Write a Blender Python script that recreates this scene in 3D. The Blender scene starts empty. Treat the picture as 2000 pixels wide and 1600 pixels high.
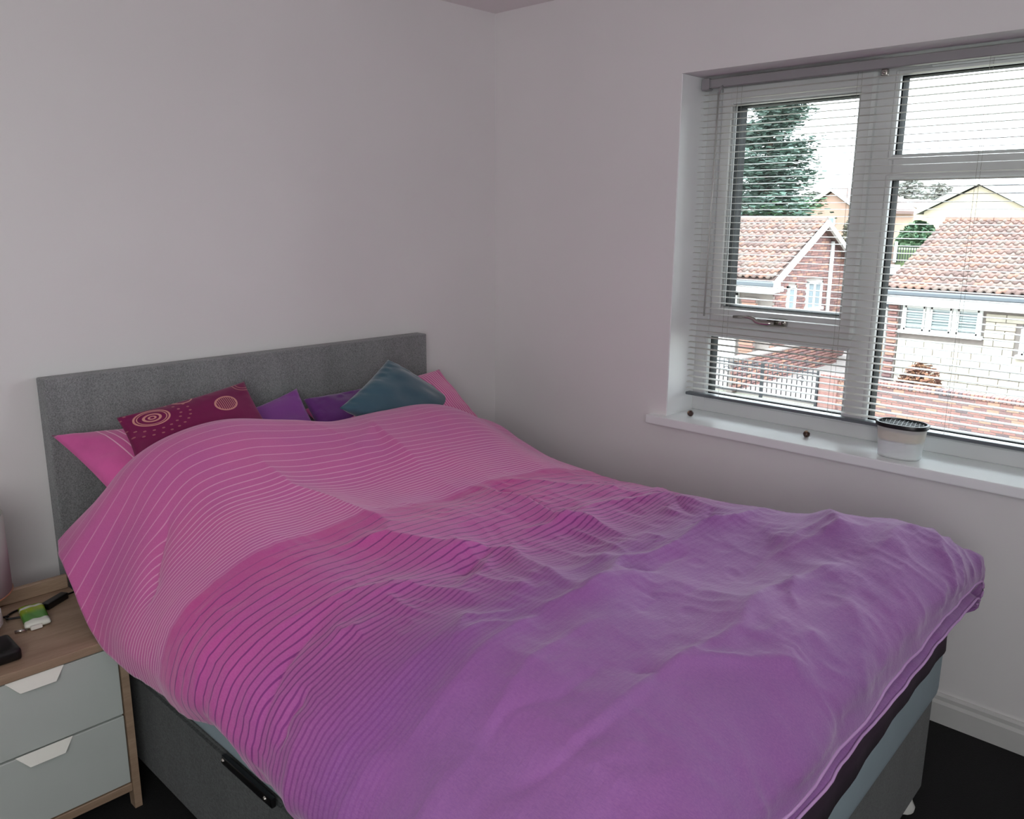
import bpy, bmesh, math, random
import numpy as np
from mathutils import Vector, Matrix, noise as mnoise
random.seed(7)
PI = math.pi
SC = bpy.context.scene
COL = SC.collection

# ------------------------------------------------------------------ camera
cam_d = bpy.data.cameras.new('camera'); cam = bpy.data.objects.new('camera', cam_d); COL.objects.link(cam)
R_ = Vector((0.693707, -0.720233, 0.005865)); U_ = Vector((0.156524, 0.158698, 0.974841)); F_ = Vector((0.703044, 0.675336, -0.222824))
cam.matrix_world = Matrix.Translation((-2.50375, -2.50824, 1.45750)) @ Matrix((R_, U_, -F_)).transposed().to_4x4()
cam_d.sensor_fit = 'HORIZONTAL'; cam_d.sensor_width = 36.0; cam_d.lens = 36.0 * 1637.7 / 2000.0
cam_d.clip_start = 0.02; cam_d.clip_end = 600
SC.camera = cam

# ------------------------------------------------------------------ light
SKY = 4.1
w = bpy.data.worlds.new('overcast_sky'); SC.world = w; w.use_nodes = True
nt = w.node_tree; bg = nt.nodes['Background']
tc = nt.nodes.new('ShaderNodeTexCoord'); sep = nt.nodes.new('ShaderNodeSeparateXYZ'); rmp = nt.nodes.new('ShaderNodeValToRGB')
nt.links.new(tc.outputs['Generated'], sep.inputs[0]); nt.links.new(sep.outputs[2], rmp.inputs[0]); nt.links.new(rmp.outputs[0], bg.inputs[0])
rmp.color_ramp.elements[0].position = 0.0; rmp.color_ramp.elements[0].color = (0.93, 1.0, 1.05, 1)
rmp.color_ramp.elements[1].position = 1.0; rmp.color_ramp.elements[1].color = (2.3, 2.6, 2.8, 1)
bg.inputs[1].default_value = SKY
# added fill panel behind the camera, brightening the room; no such real lamp
ld = bpy.data.lights.new('fill_light', 'AREA'); ld.shape = 'RECTANGLE'; ld.size = 1.3; ld.size_y = 1.2; ld.energy = 28; ld.color = (.975, 1.0, .985)
lo = bpy.data.objects.new('fill_light', ld); lo.location = (-3.1, -3.1, 1.60); lo.rotation_euler = (math.radians(90), 0, math.radians(-35)); COL.objects.link(lo)
SC.view_settings.view_transform = 'Standard'
try: SC.view_settings.look = 'None'
except Exception: pass
SC.view_settings.gamma = 1.0; SC.view_settings.use_curve_mapping = False
SC.view_settings.exposure = 0.14
SC.cycles.use_denoising = True
try: SC.cycles.denoiser = 'OPENIMAGEDENOISE'
except Exception: pass
SC.cycles.max_bounces = 12; SC.cycles.diffuse_bounces = 8; SC.cycles.transparent_max_bounces = 16
SC.cycles.sample_clamp_indirect = 8.0

# ------------------------------------------------------------------ helpers
def s2l(c):
    return tuple(((x/255.0)/12.92 if x/255.0 <= 0.04045 else ((x/255.0+0.055)/1.055)**2.4) for x in c)
class NT:
    def __init__(s, name):
        s.m = bpy.data.materials.new(name); s.m.use_nodes = True; s.t = s.m.node_tree
        s.p = s.t.nodes['Principled BSDF']; s.out = s.t.nodes['Material Output']
    def n(s, typ, **kw):
        nd = s.t.nodes.new('ShaderNode'+typ)
        for k, v in kw.items(): setattr(nd, k, v)
        return nd
    def l(s, a, b): s.t.links.new(a, b)
    def math(s, op, a, b=None, c=None, clamp=False):
        nd = s.n('Math', operation=op); nd.use_clamp = clamp
        for i, v in enumerate((a, b, c)):
            if v is None: continue
            if isinstance(v, (int, float)): nd.inputs[i].default_value = v
            else: s.l(v, nd.inputs[i])
        return nd.outputs[0]
    def mix(s, f, a, b):
        nd = s.n('Mix', data_type='RGBA')
        for i, v in ((0, f), (6, a), (7, b)):
            if isinstance(v, (int, float)): nd.inputs[i].default_value = v
            elif isinstance(v, tuple): nd.inputs[i].default_value = v if len(v) == 4 else v+(1,)
            else: s.l(v, nd.inputs[i])
        return nd.outputs[2]
    def noise(s, scale, detail=3, rough=.5, coord='Object', stretch=None):
        tc = s.n('TexCoord'); o = tc.outputs[coord]
        if stretch:
            mp = s.n('Mapping'); mp.inputs['Scale'].default_value = stretch; s.l(o, mp.inputs[0]); o = mp.outputs[0]
        nz = s.n('TexNoise'); nz.inputs['Scale'].default_value = scale; nz.inputs['Detail'].default_value = detail
        nz.inputs['Roughness'].default_value = rough; s.l(o, nz.inputs['Vector']); return nz.outputs[0]
    def rr(s, v, a, b, c, d):
        nd = s.n('MapRange'); nd.inputs[1].default_value = a; nd.inputs[2].default_value = b
        nd.inputs[3].default_value = c; nd.inputs[4].default_value = d; s.l(v, nd.inputs[0]); return nd.outputs[0]
    def bump(s, h, strength, dist):
        b = s.n('Bump'); b.inputs['Strength'].default_value = strength; b.inputs['Distance'].default_value = dist
        s.l(h, b.inputs['Height']); s.l(b.outputs[0], s.p.inputs['Normal'])
    def setp(s, **kw):
        for k, v in kw.items():
            k = k.replace('_', ' ')
            if isinstance(v, tuple) and len(v) == 3: v = v+(1,)
            s.p.inputs[k].default_value = v
        return s

def simple(name, rgb, rough=.6, metal=0., var=.08, nscale=8., stretch=None, bump=0., bscale=60., bdist=.001, spec=.5, lin=False):
    c = rgb if lin else s2l(rgb)
    N = NT(name); N.setp(Roughness=rough, Metallic=metal); N.p.inputs['Specular IOR Level'].default_value = spec
    nz = N.noise(nscale, 4, .55, stretch=stretch)
    f = N.rr(nz, .3, .7, 0, 1)
    a = tuple(x*(1-var) for x in c); b = tuple(min(1, x*(1+var)) for x in c)
    N.l(N.mix(f, a, b), N.p.inputs['Base Color'])
    if bump: N.bump(N.noise(bscale, 3, .6, stretch=stretch), bump, bdist)
    return N.m

def tag(o, label=None, cat=None, group=None, kind=None):
    if label: o['label'] = label
    if cat: o['category'] = cat
    if group: o['group'] = group
    if kind: o['kind'] = kind
    return o
def empty(name, loc, label, cat, group=None):
    o = bpy.data.objects.new(name, None); o.location = loc; o.empty_display_size = .05; COL.objects.link(o)
    return tag(o, label, cat, group)
ROOTLOC = {}
def worldloc(o):
    v = Vector((0, 0, 0))
    while o is not None: v += o.location; o = o.parent
    return v
def link(name, bm_or_me, mat, parent=None, smooth=False, origin=None):
    if isinstance(bm_or_me, bmesh.types.BMesh):
        me = bpy.data.meshes.new(name); bmesh.ops.recalc_face_normals(bm_or_me, faces=bm_or_me.faces[:]); bm_or_me.to_mesh(me); bm_or_me.free()
    else: me = bm_or_me
    if smooth:
        for p in me.polygons: p.use_smooth = True
    if not isinstance(mat, (list, tuple)): mat = [mat]
    for m in mat: me.materials.append(m)
    o = bpy.data.objects.new(name, me); COL.objects.link(o)
    if parent is not None:
        o.parent = parent; me.transform(Matrix.Translation(-worldloc(parent)))
    elif origin is not None:
        me.transform(Matrix.Translation(-Vector(origin))); o.location = origin
    return o
def bbox(bm, a, b, bev=0., seg=1, rot=None, mi=0):
    """box from corner a to corner b, optionally bevelled"""
    r = bmesh.ops.create_cube(bm, size=1.0); vs = r['verts']
    c = [(a[i]+b[i])/2 for i in range(3)]; s = [abs(b[i]-a[i]) for i in range(3)]
    bmesh.ops.scale(bm, verts=vs, vec=s)
    if bev > 0:
        es = list({e for v in vs for e in v.link_edges})
        rr = bmesh.ops.bevel(bm, geom=es, offset=min(bev, min(s)*.45), segments=seg, profile=.7, affect='EDGES')
        vs = list({v for f in rr['faces'] for v in f.verts} | {v for v in vs if v.is_valid})
    if rot is not None: bmesh.ops.rotate(bm, verts=vs, cent=(0, 0, 0), matrix=rot)
    bmesh.ops.translate(bm, verts=vs, vec=c)
    if mi:
        for f in {f for v in vs for f in v.link_faces}: f.material_index = mi
    return vs
def box(name, a, b, mat, parent=None, bev=0., seg=1, rot=None, origin=None):
    bm = bmesh.new(); bbox(bm, a, b, bev, seg, rot); return link(name, bm, mat, parent, origin=origin)
def boxes(name, lst, mat, parent=None, bev=0.):
    bm = bmesh.new()
    for a, b in lst: bbox(bm, a, b, bev)
    return link(name, bm, mat, parent)
def tube_into(bm, pts, r, n=8, caps=True):
    pts = [Vector(p) for p in pts]; rings = []
    up = Vector((0, 0, 1))
    for i, p in enumerate(pts):
        t = (pts[min(i+1, len(pts)-1)]-pts[max(i-1, 0)]).normalized()
        a = t.cross(up)
        if a.length < 1e-3: a = t.cross(Vector((1, 0, 0)))
        a.normalize(); b = t.cross(a).normalized()
        rad = r[i] if isinstance(r, (list, tuple)) else r
        rings.append([bm.verts.new(p+a*rad*math.cos(2*PI*k/n)+b*rad*math.sin(2*PI*k/n)) for k in range(n)])
    for i in range(len(rings)-1):
        for k in range(n): bm.faces.new((rings[i][k], rings[i][(k+1) % n], rings[i+1][(k+1) % n], rings[i+1][k]))
    if caps: bm.faces.new(rings[0]); bm.faces.new(rings[-1])
def tube(name, pts, r, mat, parent=None, n=8, smooth=True, origin=None):
    bm = bmesh.new(); tube_into(bm, pts, r, n); return link(name, bm, mat, parent, smooth, origin=origin)
def lathe(name, prof, center, mat, parent=None, n=32, sx=1., sy=1., smooth=True, origin=None):
    bm = bmesh.new(); rings = []
    for r, z in prof:
        rings.append([bm.verts.new((center[0]+sx*r*math.cos(2*PI*k/n), center[1]+sy*r*math.sin(2*PI*k/n), center[2]+z)) for k in range(n)])
    for i in range(len(rings)-1):
        for k in range(n): bm.faces.new((rings[i][k], rings[i][(k+1) % n], rings[i+1][(k+1) % n], rings[i+1][k]))
    bm.faces.new(rings[0]); bm.faces.new(rings[-1])
    o = link(name, bm, mat, parent, smooth, origin=origin)
    md = o.modifiers.new('edges', 'EDGE_SPLIT'); md.split_angle = .7
    return o
def poly_prism(name, pts2, plane, d0, d1, mat, parent=None, bev=0):
    """extrude polygon; plane 'x': pts (y,z) between x=d0,d1; plane 'y': pts (x,z); plane 'z': pts (x,y)"""
    bm = bmesh.new(); prism_into(bm, pts2, plane, d0, d1); return link(name, bm, mat, parent)
def prism_into(bm, pts2, plane, d0, d1):
    def mk(p, d):
        return {'x': (d, p[0], p[1]), 'y': (p[0], d, p[1]), 'z': (p[0], p[1], d)}[plane]
    A = [bm.verts.new(mk(p, d0)) for p in pts2]; B = [bm.verts.new(mk(p, d1)) for p in pts2]
    bm.faces.new(A); bm.faces.new(B[::-1])
    for i in range(len(A)):
        j = (i+1) % len(A); bm.faces.new((A[i], B[i], B[j], A[j]))

# ------------------------------------------------------------------ materials
M = {}
def wallmat(name, rgb):
    N = NT(name); N.setp(Roughness=.75); N.p.inputs['Specular IOR Level'].default_value = .25
    f = N.rr(N.noise(1.7, 3, .5), .3, .7, 0, 1); c = s2l(rgb)
    N.l(N.mix(f, tuple(x*.975 for x in c), tuple(min(1, x*1.02) for x in c)), N.p.inputs['Base Color'])
    N.bump(N.noise(240, 4, .6), .12, .0008); return N.m
M['wall'] = wallmat('wall_paint', (229, 227, 227))
M['ceil'] = wallmat('ceiling_paint', (232, 228, 227))
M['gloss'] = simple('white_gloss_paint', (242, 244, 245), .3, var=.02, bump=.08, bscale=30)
M['skirt'] = simple('skirting_paint', (206, 206, 204), .4, var=.02)
M['upvc'] = simple('white_upvc', (212, 213, 214), .28, var=.03, nscale=5)
M['gasket_shade'] = simple('black_gasket_shade', (6, 8, 11), .7, var=.1, spec=.2)
M['slat'] = simple('blind_slat_enamel', (210, 208, 203), .38, var=.03)
M['rail'] = simple('blind_rail_enamel', (150, 148, 150), .4, var=.03)
M['railb'] = simple('blind_bottom_rail', (92, 98, 102), .35, var=.05)
M['cord'] = simple('blind_cord', (150, 148, 140), .8)
M['chrome'] = simple('chrome', (190, 186, 180), .2, metal=1., var=.02)
M['black'] = simple('black_plastic', (12, 12, 13), .35, var=.1)
M['blackm'] = simple('black_satin_metal', (16, 16, 17), .3, var=.1)
M['carpet'] = simple('black_carpet', (9, 9, 10), .95, var=.4, nscale=120, bump=.6, bscale=300, bdist=.004)
# wood
N = NT('light_oak'); N.setp(Roughness=.5)
nz = N.noise(3.2, 5, .6, stretch=(1.2, 14, 14)); n2 = N.noise(40, 3, .5, stretch=(1, 18, 18))
c1 = N.mix(N.rr(nz, .3, .7, 0, 1), s2l((152, 127, 106)), s2l((178, 153, 130)))
N.l(N.mix(N.rr(n2, .35, .7, 0, .35), c1, s2l((128, 104, 84))), N.p.inputs['Base Color']); N.bump(n2, .1, .0005); M['oak'] = N.m
M['drawer'] = simple('white_drawer_front', (192, 198, 194), .42, var=.015)
M['handle_white'] = simple('white_steel_handle', (236, 236, 228), .4, var=.01)
# woven grey fabric
def woven(name, ca, cb, sc=330.):
    N = NT(name); N.setp(Roughness=.9); N.p.inputs['Sheen Weight'].default_value = .15
    a = N.noise(sc, 2, .6, stretch=(1, 1, .35)); b = N.noise(sc, 2, .6, stretch=(.35, .35, 1.2)); c = N.noise(14, 3, .6, stretch=(1, 1, .25))
    v = N.math('ADD', N.math('MULTIPLY', a, .5), N.math('MULTIPLY', b, .5))
    v2 = N.math('ADD', N.rr(v, .38, .62, 0, 1), N.rr(c, .3, .7, -.14, .14), clamp=True)
    N.l(N.mix(v2, s2l(ca), s2l(cb)), N.p.inputs['Base Color']); N.bump(v, .5, .0012); return N.m
M['hb'] = woven('grey_woven_fabric', (103, 105, 106), (153, 155, 156), 560.)
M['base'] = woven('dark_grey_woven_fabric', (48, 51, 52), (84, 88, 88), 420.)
M['matt'] = simple('pale_blue_grey_ticking', (150, 166, 174), .8, var=.05, nscale=6, bump=.2, bscale=90)
M['sheet'] = simple('aubergine_cotton', (54, 30, 52), .85, var=.1, bump=.2, bscale=200)
M['glide'] = simple('white_plastic_glide', (225, 225, 220), .4)

# glass: thin pane, mostly clear with a fresnel reflection
N = NT('window_glass'); tr = N.n('BsdfTransparent'); gl = N.n('BsdfGlossy'); gl.inputs['Roughness'].default_value = .02
tr.inputs[0].default_value = (.97, .985, .98, 1); fr = N.n('Fresnel'); fr.inputs[0].default_value = 1.35; mx = N.n('MixShader')
N.l(fr.outputs[0], mx.inputs[0]); N.l(tr.outputs[0], mx.inputs[1]); N.l(gl.outputs[0], mx.inputs[2]); N.l(mx.outputs[0], N.out.inputs[0]); M['glass'] = N.m
M['dglass'] = simple('dim_window_glass', (128, 140, 146), .15, var=.1)

# ------------------------------------------------------------------ room shell
RX0, RY0, CH = -3.7, -3.35, 2.236
WT = .29                       # wall thickness at the window
WY0, WY1, WZ0, WZ1 = -2.86, -.87, .735, 1.925
def struct(o): o['kind'] = 'structure'; return o
struct(box('floor', (RX0-.1, RY0-.1, -.1), (.1, .1, 0), M['carpet']))
struct(box('ceiling', (RX0-.1, RY0-.1, CH), (WT, .1, CH+.1), M['ceil']))
struct(box('wall_left', (RX0-.1, 0, 0), (0, .1, CH), M['wall']))
struct(boxes('wall_right', [((0, WY1, 0), (WT, .1, CH)), ((0, RY0-.1, 0), (WT, WY0, CH)), ((0, WY0, 0), (WT, WY1, WZ0)), ((0, WY0, WZ1), (WT, WY1, CH))], M['wall']))
struct(box('wall_back', (RX0-.1, RY0-.1, 0), (0, RY0, CH), M['wall']))
struct(box('wall_near', (RX0-.1, RY0, 0), (RX0, 0, CH), M['wall']))
# skirting board on the window wall and the headboard wall
sk = [(0, 0), (-.018, 0), (-.018, .062), (-.015, .068), (-.013, .072), (-.013, .084), (-.008, .0905), (0, .0905)]
struct(poly_prism('baseboard_right', sk, 'y', RY0, 0, M['skirt']))
struct(poly_prism('baseboard_left', [(y, z) for y, z in sk], 'x', RX0, -.018, M['skirt']))
# window sill board, with its ear past the reveal
sill = struct(box('trim_1', (-.03, WY0-.06, WZ0), (.26, -.804, .765), M['gloss'], bev=.004, seg=2))

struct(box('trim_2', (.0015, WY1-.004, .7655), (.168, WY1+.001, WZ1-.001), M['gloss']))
# ------------------------------------------------------------------ window
win = bpy.data.objects.new('window_1', None); win.location = (.2, -1.86, .765); COL.objects.link(win); win['kind'] = 'structure'
FX0, FX1 = .168, .232
def frame_part(name, y0, y1, z0, z1, t, x0, x1, parent, mat=None, bev=.004):
    """rectangular frame with mitred look: four bars; outer (y0,z0)-(y1,z1), widths t=(left,right,bottom,top) (left = larger y)"""
    l, r, b, tt = t; bm = bmesh.new()
    bbox(bm, (x0, y1-l, z0), (x1, y1, z1), bev); bbox(bm, (x0, y0, z0), (x1, y0+r, z1), bev)
    bbox(bm, (x0+.0006, y0+r*.5, z0), (x1-.0006, y1-l*.5, z0+b), bev); bbox(bm, (x0+.0006, y0+r*.5, z1-tt), (x1-.0006, y1-l*.5, z1), bev)
    return link(name, bm, mat or M['upvc'], parent)
fr = frame_part('outer_frame', WY0, WY1, .765, WZ1, (.055, .055, .05, .04), FX0, FX1, win)
MY0, MY1 = -1.512, -1.435      # first mullion
NY0, NY1 = -2.295, -2.215      # second mullion, out of frame
box('mullion', (FX0+.002, MY0, .80), (FX1, MY1, 1.90), M['upvc'], win, bev=.006)
box('mullion', (FX0+.002, NY0, .80), (FX1, NY1, 1.90), M['upvc'], win, bev=.006)
box('transom', (FX0+.001, MY1-.01, 1.048), (FX1, -.92, 1.102), M['upvc'], win, bev=.006)
box('transom', (FX0+.001, NY0+.01, 1.578), (FX1, MY0-.0, 1.645), M['upvc'], win, bev=.006)
# opening casement
cas = frame_part('opening_casement', -1.452, -.935, 1.085, 1.895, (.049, .049, .072, .066), FX0-.022, FX1-.012, win, bev=.009)
def bead(y0, y1, z0, z1, parent, w=.012, x=FX0+.006):
    frame_part('glazing_bead', y0-w, y1+w, z0-w, z1+w, (w, w, w, w), x-.008, x+.016, parent, bev=.005)
    bm = bmesh.new(); t = .004
    gx0, gx1 = x+.017, FX1+.006; e = .0022
    for a, b in (((gx0, y1-e, z0-t), (gx1, y1+t, z1+t)), ((gx0, y0-t, z0-t), (gx1, y0+e, z1+t)), ((gx0, y0, z0-t), (gx1, y1, z0+e)), ((gx0, y0, z1-e), (gx1, y1, z1+t))):
        bbox(bm, a, b)
    link('gasket_and_shade', bm, M['gasket_shade'], parent)  # black strips: rubber seal plus the rebate's backlit shade, put into the colour
    box('pane', (x+.030, y0-.002, z0-.002), (x+.034, y1+.002, z1+.002), M['glass'], parent)
bead(-1.404, -.984, 1.157, 1.829, win, x=FX0-.010)
bead(-1.432, -.925, .832, 1.044, win)
bead(-2.22, MY0-.002, 1.648, 1.872, win, w=.016)
bead(-2.22, MY0-.002, .832, 1.577, win, w=.016)
bead(-2.80, -2.31, .832, 1.872, win, w=.016)
# casement handle: rose plate, pivot and cranked lever
bm = bmesh.new(); bbox(bm, (.128, -1.238, 1.108), (.1465, -1.168, 1.134), .008, 2)
tube_into(bm, [(.13, -1.19, 1.121), (.105, -1.19, 1.121)], .011, 14); tube_into(bm, [(.134, -1.228, 1.121), (.126, -1.228, 1.121)], .006, 12)
hd = link('casement_handle', bm, M['chrome'], win, True)
tube('lever', [(.110, -1.205, 1.120), (.104, -1.185, 1.118), (.102, -1.160, 1.118), (.100, -1.145, 1.122), (.098, -1.135, 1.130), (.098, -1.118, 1.134), (.098, -1.06, 1.131)], [.009, .010, .009, .008, .007, .006, .0045], M['chrome'], hd, 10)
box('trickle_cover', (.158, -2.0, 1.885), (FX0, -1.6, 1.905), M['upvc'], win, bev=.003)

# ------------------------------------------------------------------ venetian blind
bl = empty('venetian_blind', (.12, -1.8, 1.9), 'cream metal venetian blind let down with its slats open across the window', 'blind')
BX = .115; BY0, BY1 = -2.72, -.884
bm = bmesh.new(); bbox(bm, (BX-.0125, BY0, 1.886), (BX+.0125, BY1-.012, 1.9135), .002)
link('headrail', bm, M['rail'], bl)
bm = bmesh.new(); bbox(bm, (BX-.016, BY1-.028, 1.880), (BX+.016, BY1, 1.918), .003); bbox(bm, (BX-.018, BY1-.032, 1.884), (BX-.0155, BY1-.026, 1.914)); link('end_bracket', bm, M['rail'], bl)
bm = bmesh.new(); bbox(bm, (BX-.006, -1.497, 1.866), (BX+.01, -1.479, 1.886), .004, 2); tube_into(bm, [(BX-.004, -1.488, 1.876), (BX-.012, -1.488, 1.874)], .004, 8); link('cord_lock', bm, M['chrome'], bl, True)
# one curved slat mesh shared by all
bm = bmesh.new(); prof = []
for k in range(7):
    a = -1+2*k/6; prof.append((a*.0125, .0016*(1-a*a)))
pts = prof+[(x, z-.00045) for x, z in prof[::-1]]
prism_into(bm, pts, 'y', BY0, BY1)
sl = link('slat', bm, M['slat'], None); smesh = sl.data; bpy.data.objects.remove(sl)
smesh.transform(Matrix.Translation((0, 0, 0)))
nsl = 49; pitch = (1.866-.858)/(nsl-1)
for i in range(nsl):
    o = bpy.data.objects.new('slat', smesh); COL.objects.link(o); o.parent = bl
    o.location = Vector((BX, random.uniform(-.0015, .0015), .858+i*pitch+random.uniform(-.0005, .0005)))-bl.location
    o.rotation_euler = (random.uniform(-.0004, .0004), math.radians(random.uniform(-1.6, .6)-1.2), 0)
bm = bmesh.new(); bbox(bm, (BX-.0135, BY0, .832), (BX+.0135, BY1, .843), .004, 2); link('bottom_rail', bm, M['railb'], bl)
for yc in (-1.02, -1.415, -1.768, -2.12, -2.45):
    bm = bmesh.new()
    tube_into(bm, [(BX-.0128, yc, 1.886), (BX-.0135, yc, .84)], .0005, 5); tube_into(bm, [(BX+.0128, yc-.002, 1.886), (BX+.0135, yc-.004, .84)], .0005, 5)
    link('ladder_cord', bm, M['cord'], bl)
N = NT('clear_acrylic'); N.setp(Roughness=.1); N.p.inputs['Transmission Weight'].default_value = .6; N.p.inputs['Base Color'].default_value = (.75, .75, .72, 1); M['acry'] = N.m
wd = tube('tilt_wand', [(BX-.020, -.955, 1.868), (BX-.021, -.948, 1.125)], .0032, M['acry'], bl, 8)
tube('wand_hook', [(BX-.013, -.965, 1.888), (BX-.020, -.962, 1.882), (BX-.021, -.956, 1.862)], .0035, M['rail'], bl, 6)

# ------------------------------------------------------------------ bed
bed = empty('divan_bed', (-1.105, -1.0, 0), 'double divan bed upholstered in grey woven fabric with a plain flat headboard', 'bed')
XA, XB = -1.781, -.431
box('headboard', (XA, -.062, .10), (XB, -.004, 1.024), M['hb'], bed, bev=.007, seg=3)
for x in (-1.55, -.66): box('headboard_strut', (x-.03, -.030, .02), (x+.03, -.006, .5), M['blackm'], bed)
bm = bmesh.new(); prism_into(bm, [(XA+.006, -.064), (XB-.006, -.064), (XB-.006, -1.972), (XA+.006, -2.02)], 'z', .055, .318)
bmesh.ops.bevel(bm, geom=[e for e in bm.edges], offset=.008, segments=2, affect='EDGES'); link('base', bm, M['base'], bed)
for x, y in ((XB-.045, -1.945), (XA+.05, -1.985), (XB-.05, -.12), (XA+.05, -.12), (XA+.05, -1.0)):
    lathe('glide', [(.012, 0), (.026, .002), (.028, .012), (.02, .03), (.016, .056)], (x, y, 0), M['glide'], bed, n=16)
# mattress retaining bar on the near side of the base, with screws
rb = box('retaining_bar', (XA-.007, -1.165, .308), (XA+.004, -.960, .330), M['blackm'], bed, bev=.004, seg=2)
for y in (-.968, -1.140): lathe('screw', [(.0005, .004), (.004, .003), (.006, 0)], (0, 0, 0), M['chrome'], rb, n=10).matrix_local = Matrix.Translation(Vector((XA-.007, y, .319))-worldloc(rb)) @ Matrix.Rotation(-PI/2, 4, 'Y') @ Matrix.Translation(worldloc(rb))
box('pull_strap', (XA-.006, -1.225, .225), (XA+.004, -1.145, .262), M['blackm'], bed, bev=.003)

def slab(name, x0, x1, yh, yr, yl, z0, z1, mat, label, cat, r=.03, parent=None):
    """rounded slab whose foot edge runs from (x1,yr) to (x0,yl)"""
    bm = bmesh.new(); prism_into(bm, [(x0, yh), (x1, yh), (x1, yr), (x0, yl)], 'z', z0, z1)
    bmesh.ops.bevel(bm, geom=[e for e in bm.edges], offset=r, segments=4, profile=.6, affect='EDGES')
    o = link(name, bm, mat, parent, True, origin=((x0+x1)/2, yh, z0) if parent is None else None)
    if label: tag(o, label, cat)
    return o
slab('mattress', XA+.005, XB-.005, -.07, -1.985, -2.045, .3195, .566, M['matt'], 'pale blue-grey mattress showing as a strip between the dark sheet and the bed base', 'mattress')
# fitted sheet: a sleeve over the mattress, open underneath
bm = bmesh.new(); n = 90
def sheet_outline(off):
    P = [(XA+.005-off, -.07+off), (XB-.005+off, -.07+off), (XB-.005+off, -1.985-off), (XA+.005-off, -2.045-off)]
    out = []
    rr_ = .05
    for i in range(4):
        a = Vector(P[i-1]); b = Vector(P[i]); c = Vector(P[(i+1) % 4])
        d1 = (a-b).normalized(); d2 = (c-b).normalized()
        p0 = b+d1*rr_; p2 = b+d2*rr_
        for k in range(6):
            t = k/5; out.append(p0.lerp(b, t).lerp(b.lerp(p2, t), t))
    # resample densely
    res = []
    for i in range(len(out)):
        a = out[i]; b = out[(i+1) % len(out)]; m = max(1, int((b-a).length/.03))
        for k in range(m): res.append(a.lerp(b, k/m))
    return res
top = sheet_outline(-.012); rings = []
for off, z in ((-.03, .5685), (-.010, .5675), (.003, .556), (.0055, .52), (.005, .485), (.006, None), (.002, None)):
    pts = sheet_outline(off) if off else sheet_outline(0)
    if len(pts) != len(top):
        k = len(top); pts = [pts[int(i*len(pts)/k)] for i in range(k)]
    ring = []
    for p in pts:
        hem = .455+.004*math.sin(p.x*7)+.004*math.sin(p.y*13)-.05*max(0, min(1, (-.9-p.x)/.7))*(1 if p.y < -1.8 else 0)
        zz = z if z is not None else hem
        wob = .0015*math.sin(p.x*40+p.y*31)
        ring.append(bm.verts.new((p.x+wob, p.y-wob, zz)))
    rings.append(ring)
for i in range(len(rings)-1):
    for k in range(len(top)):
        j = (k+1) % len(top); bm.faces.new((rings[i][k], rings[i][j], rings[i+1][j], rings[i+1][k]))
bm.faces.new(rings[0])
tag(link('fitted_sheet', bm, M['sheet'], None, True, origin=(-1.1, -1.0, .45)), 'dark aubergine fitted sheet stretched over the mattress under the duvet', 'sheet')

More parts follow.
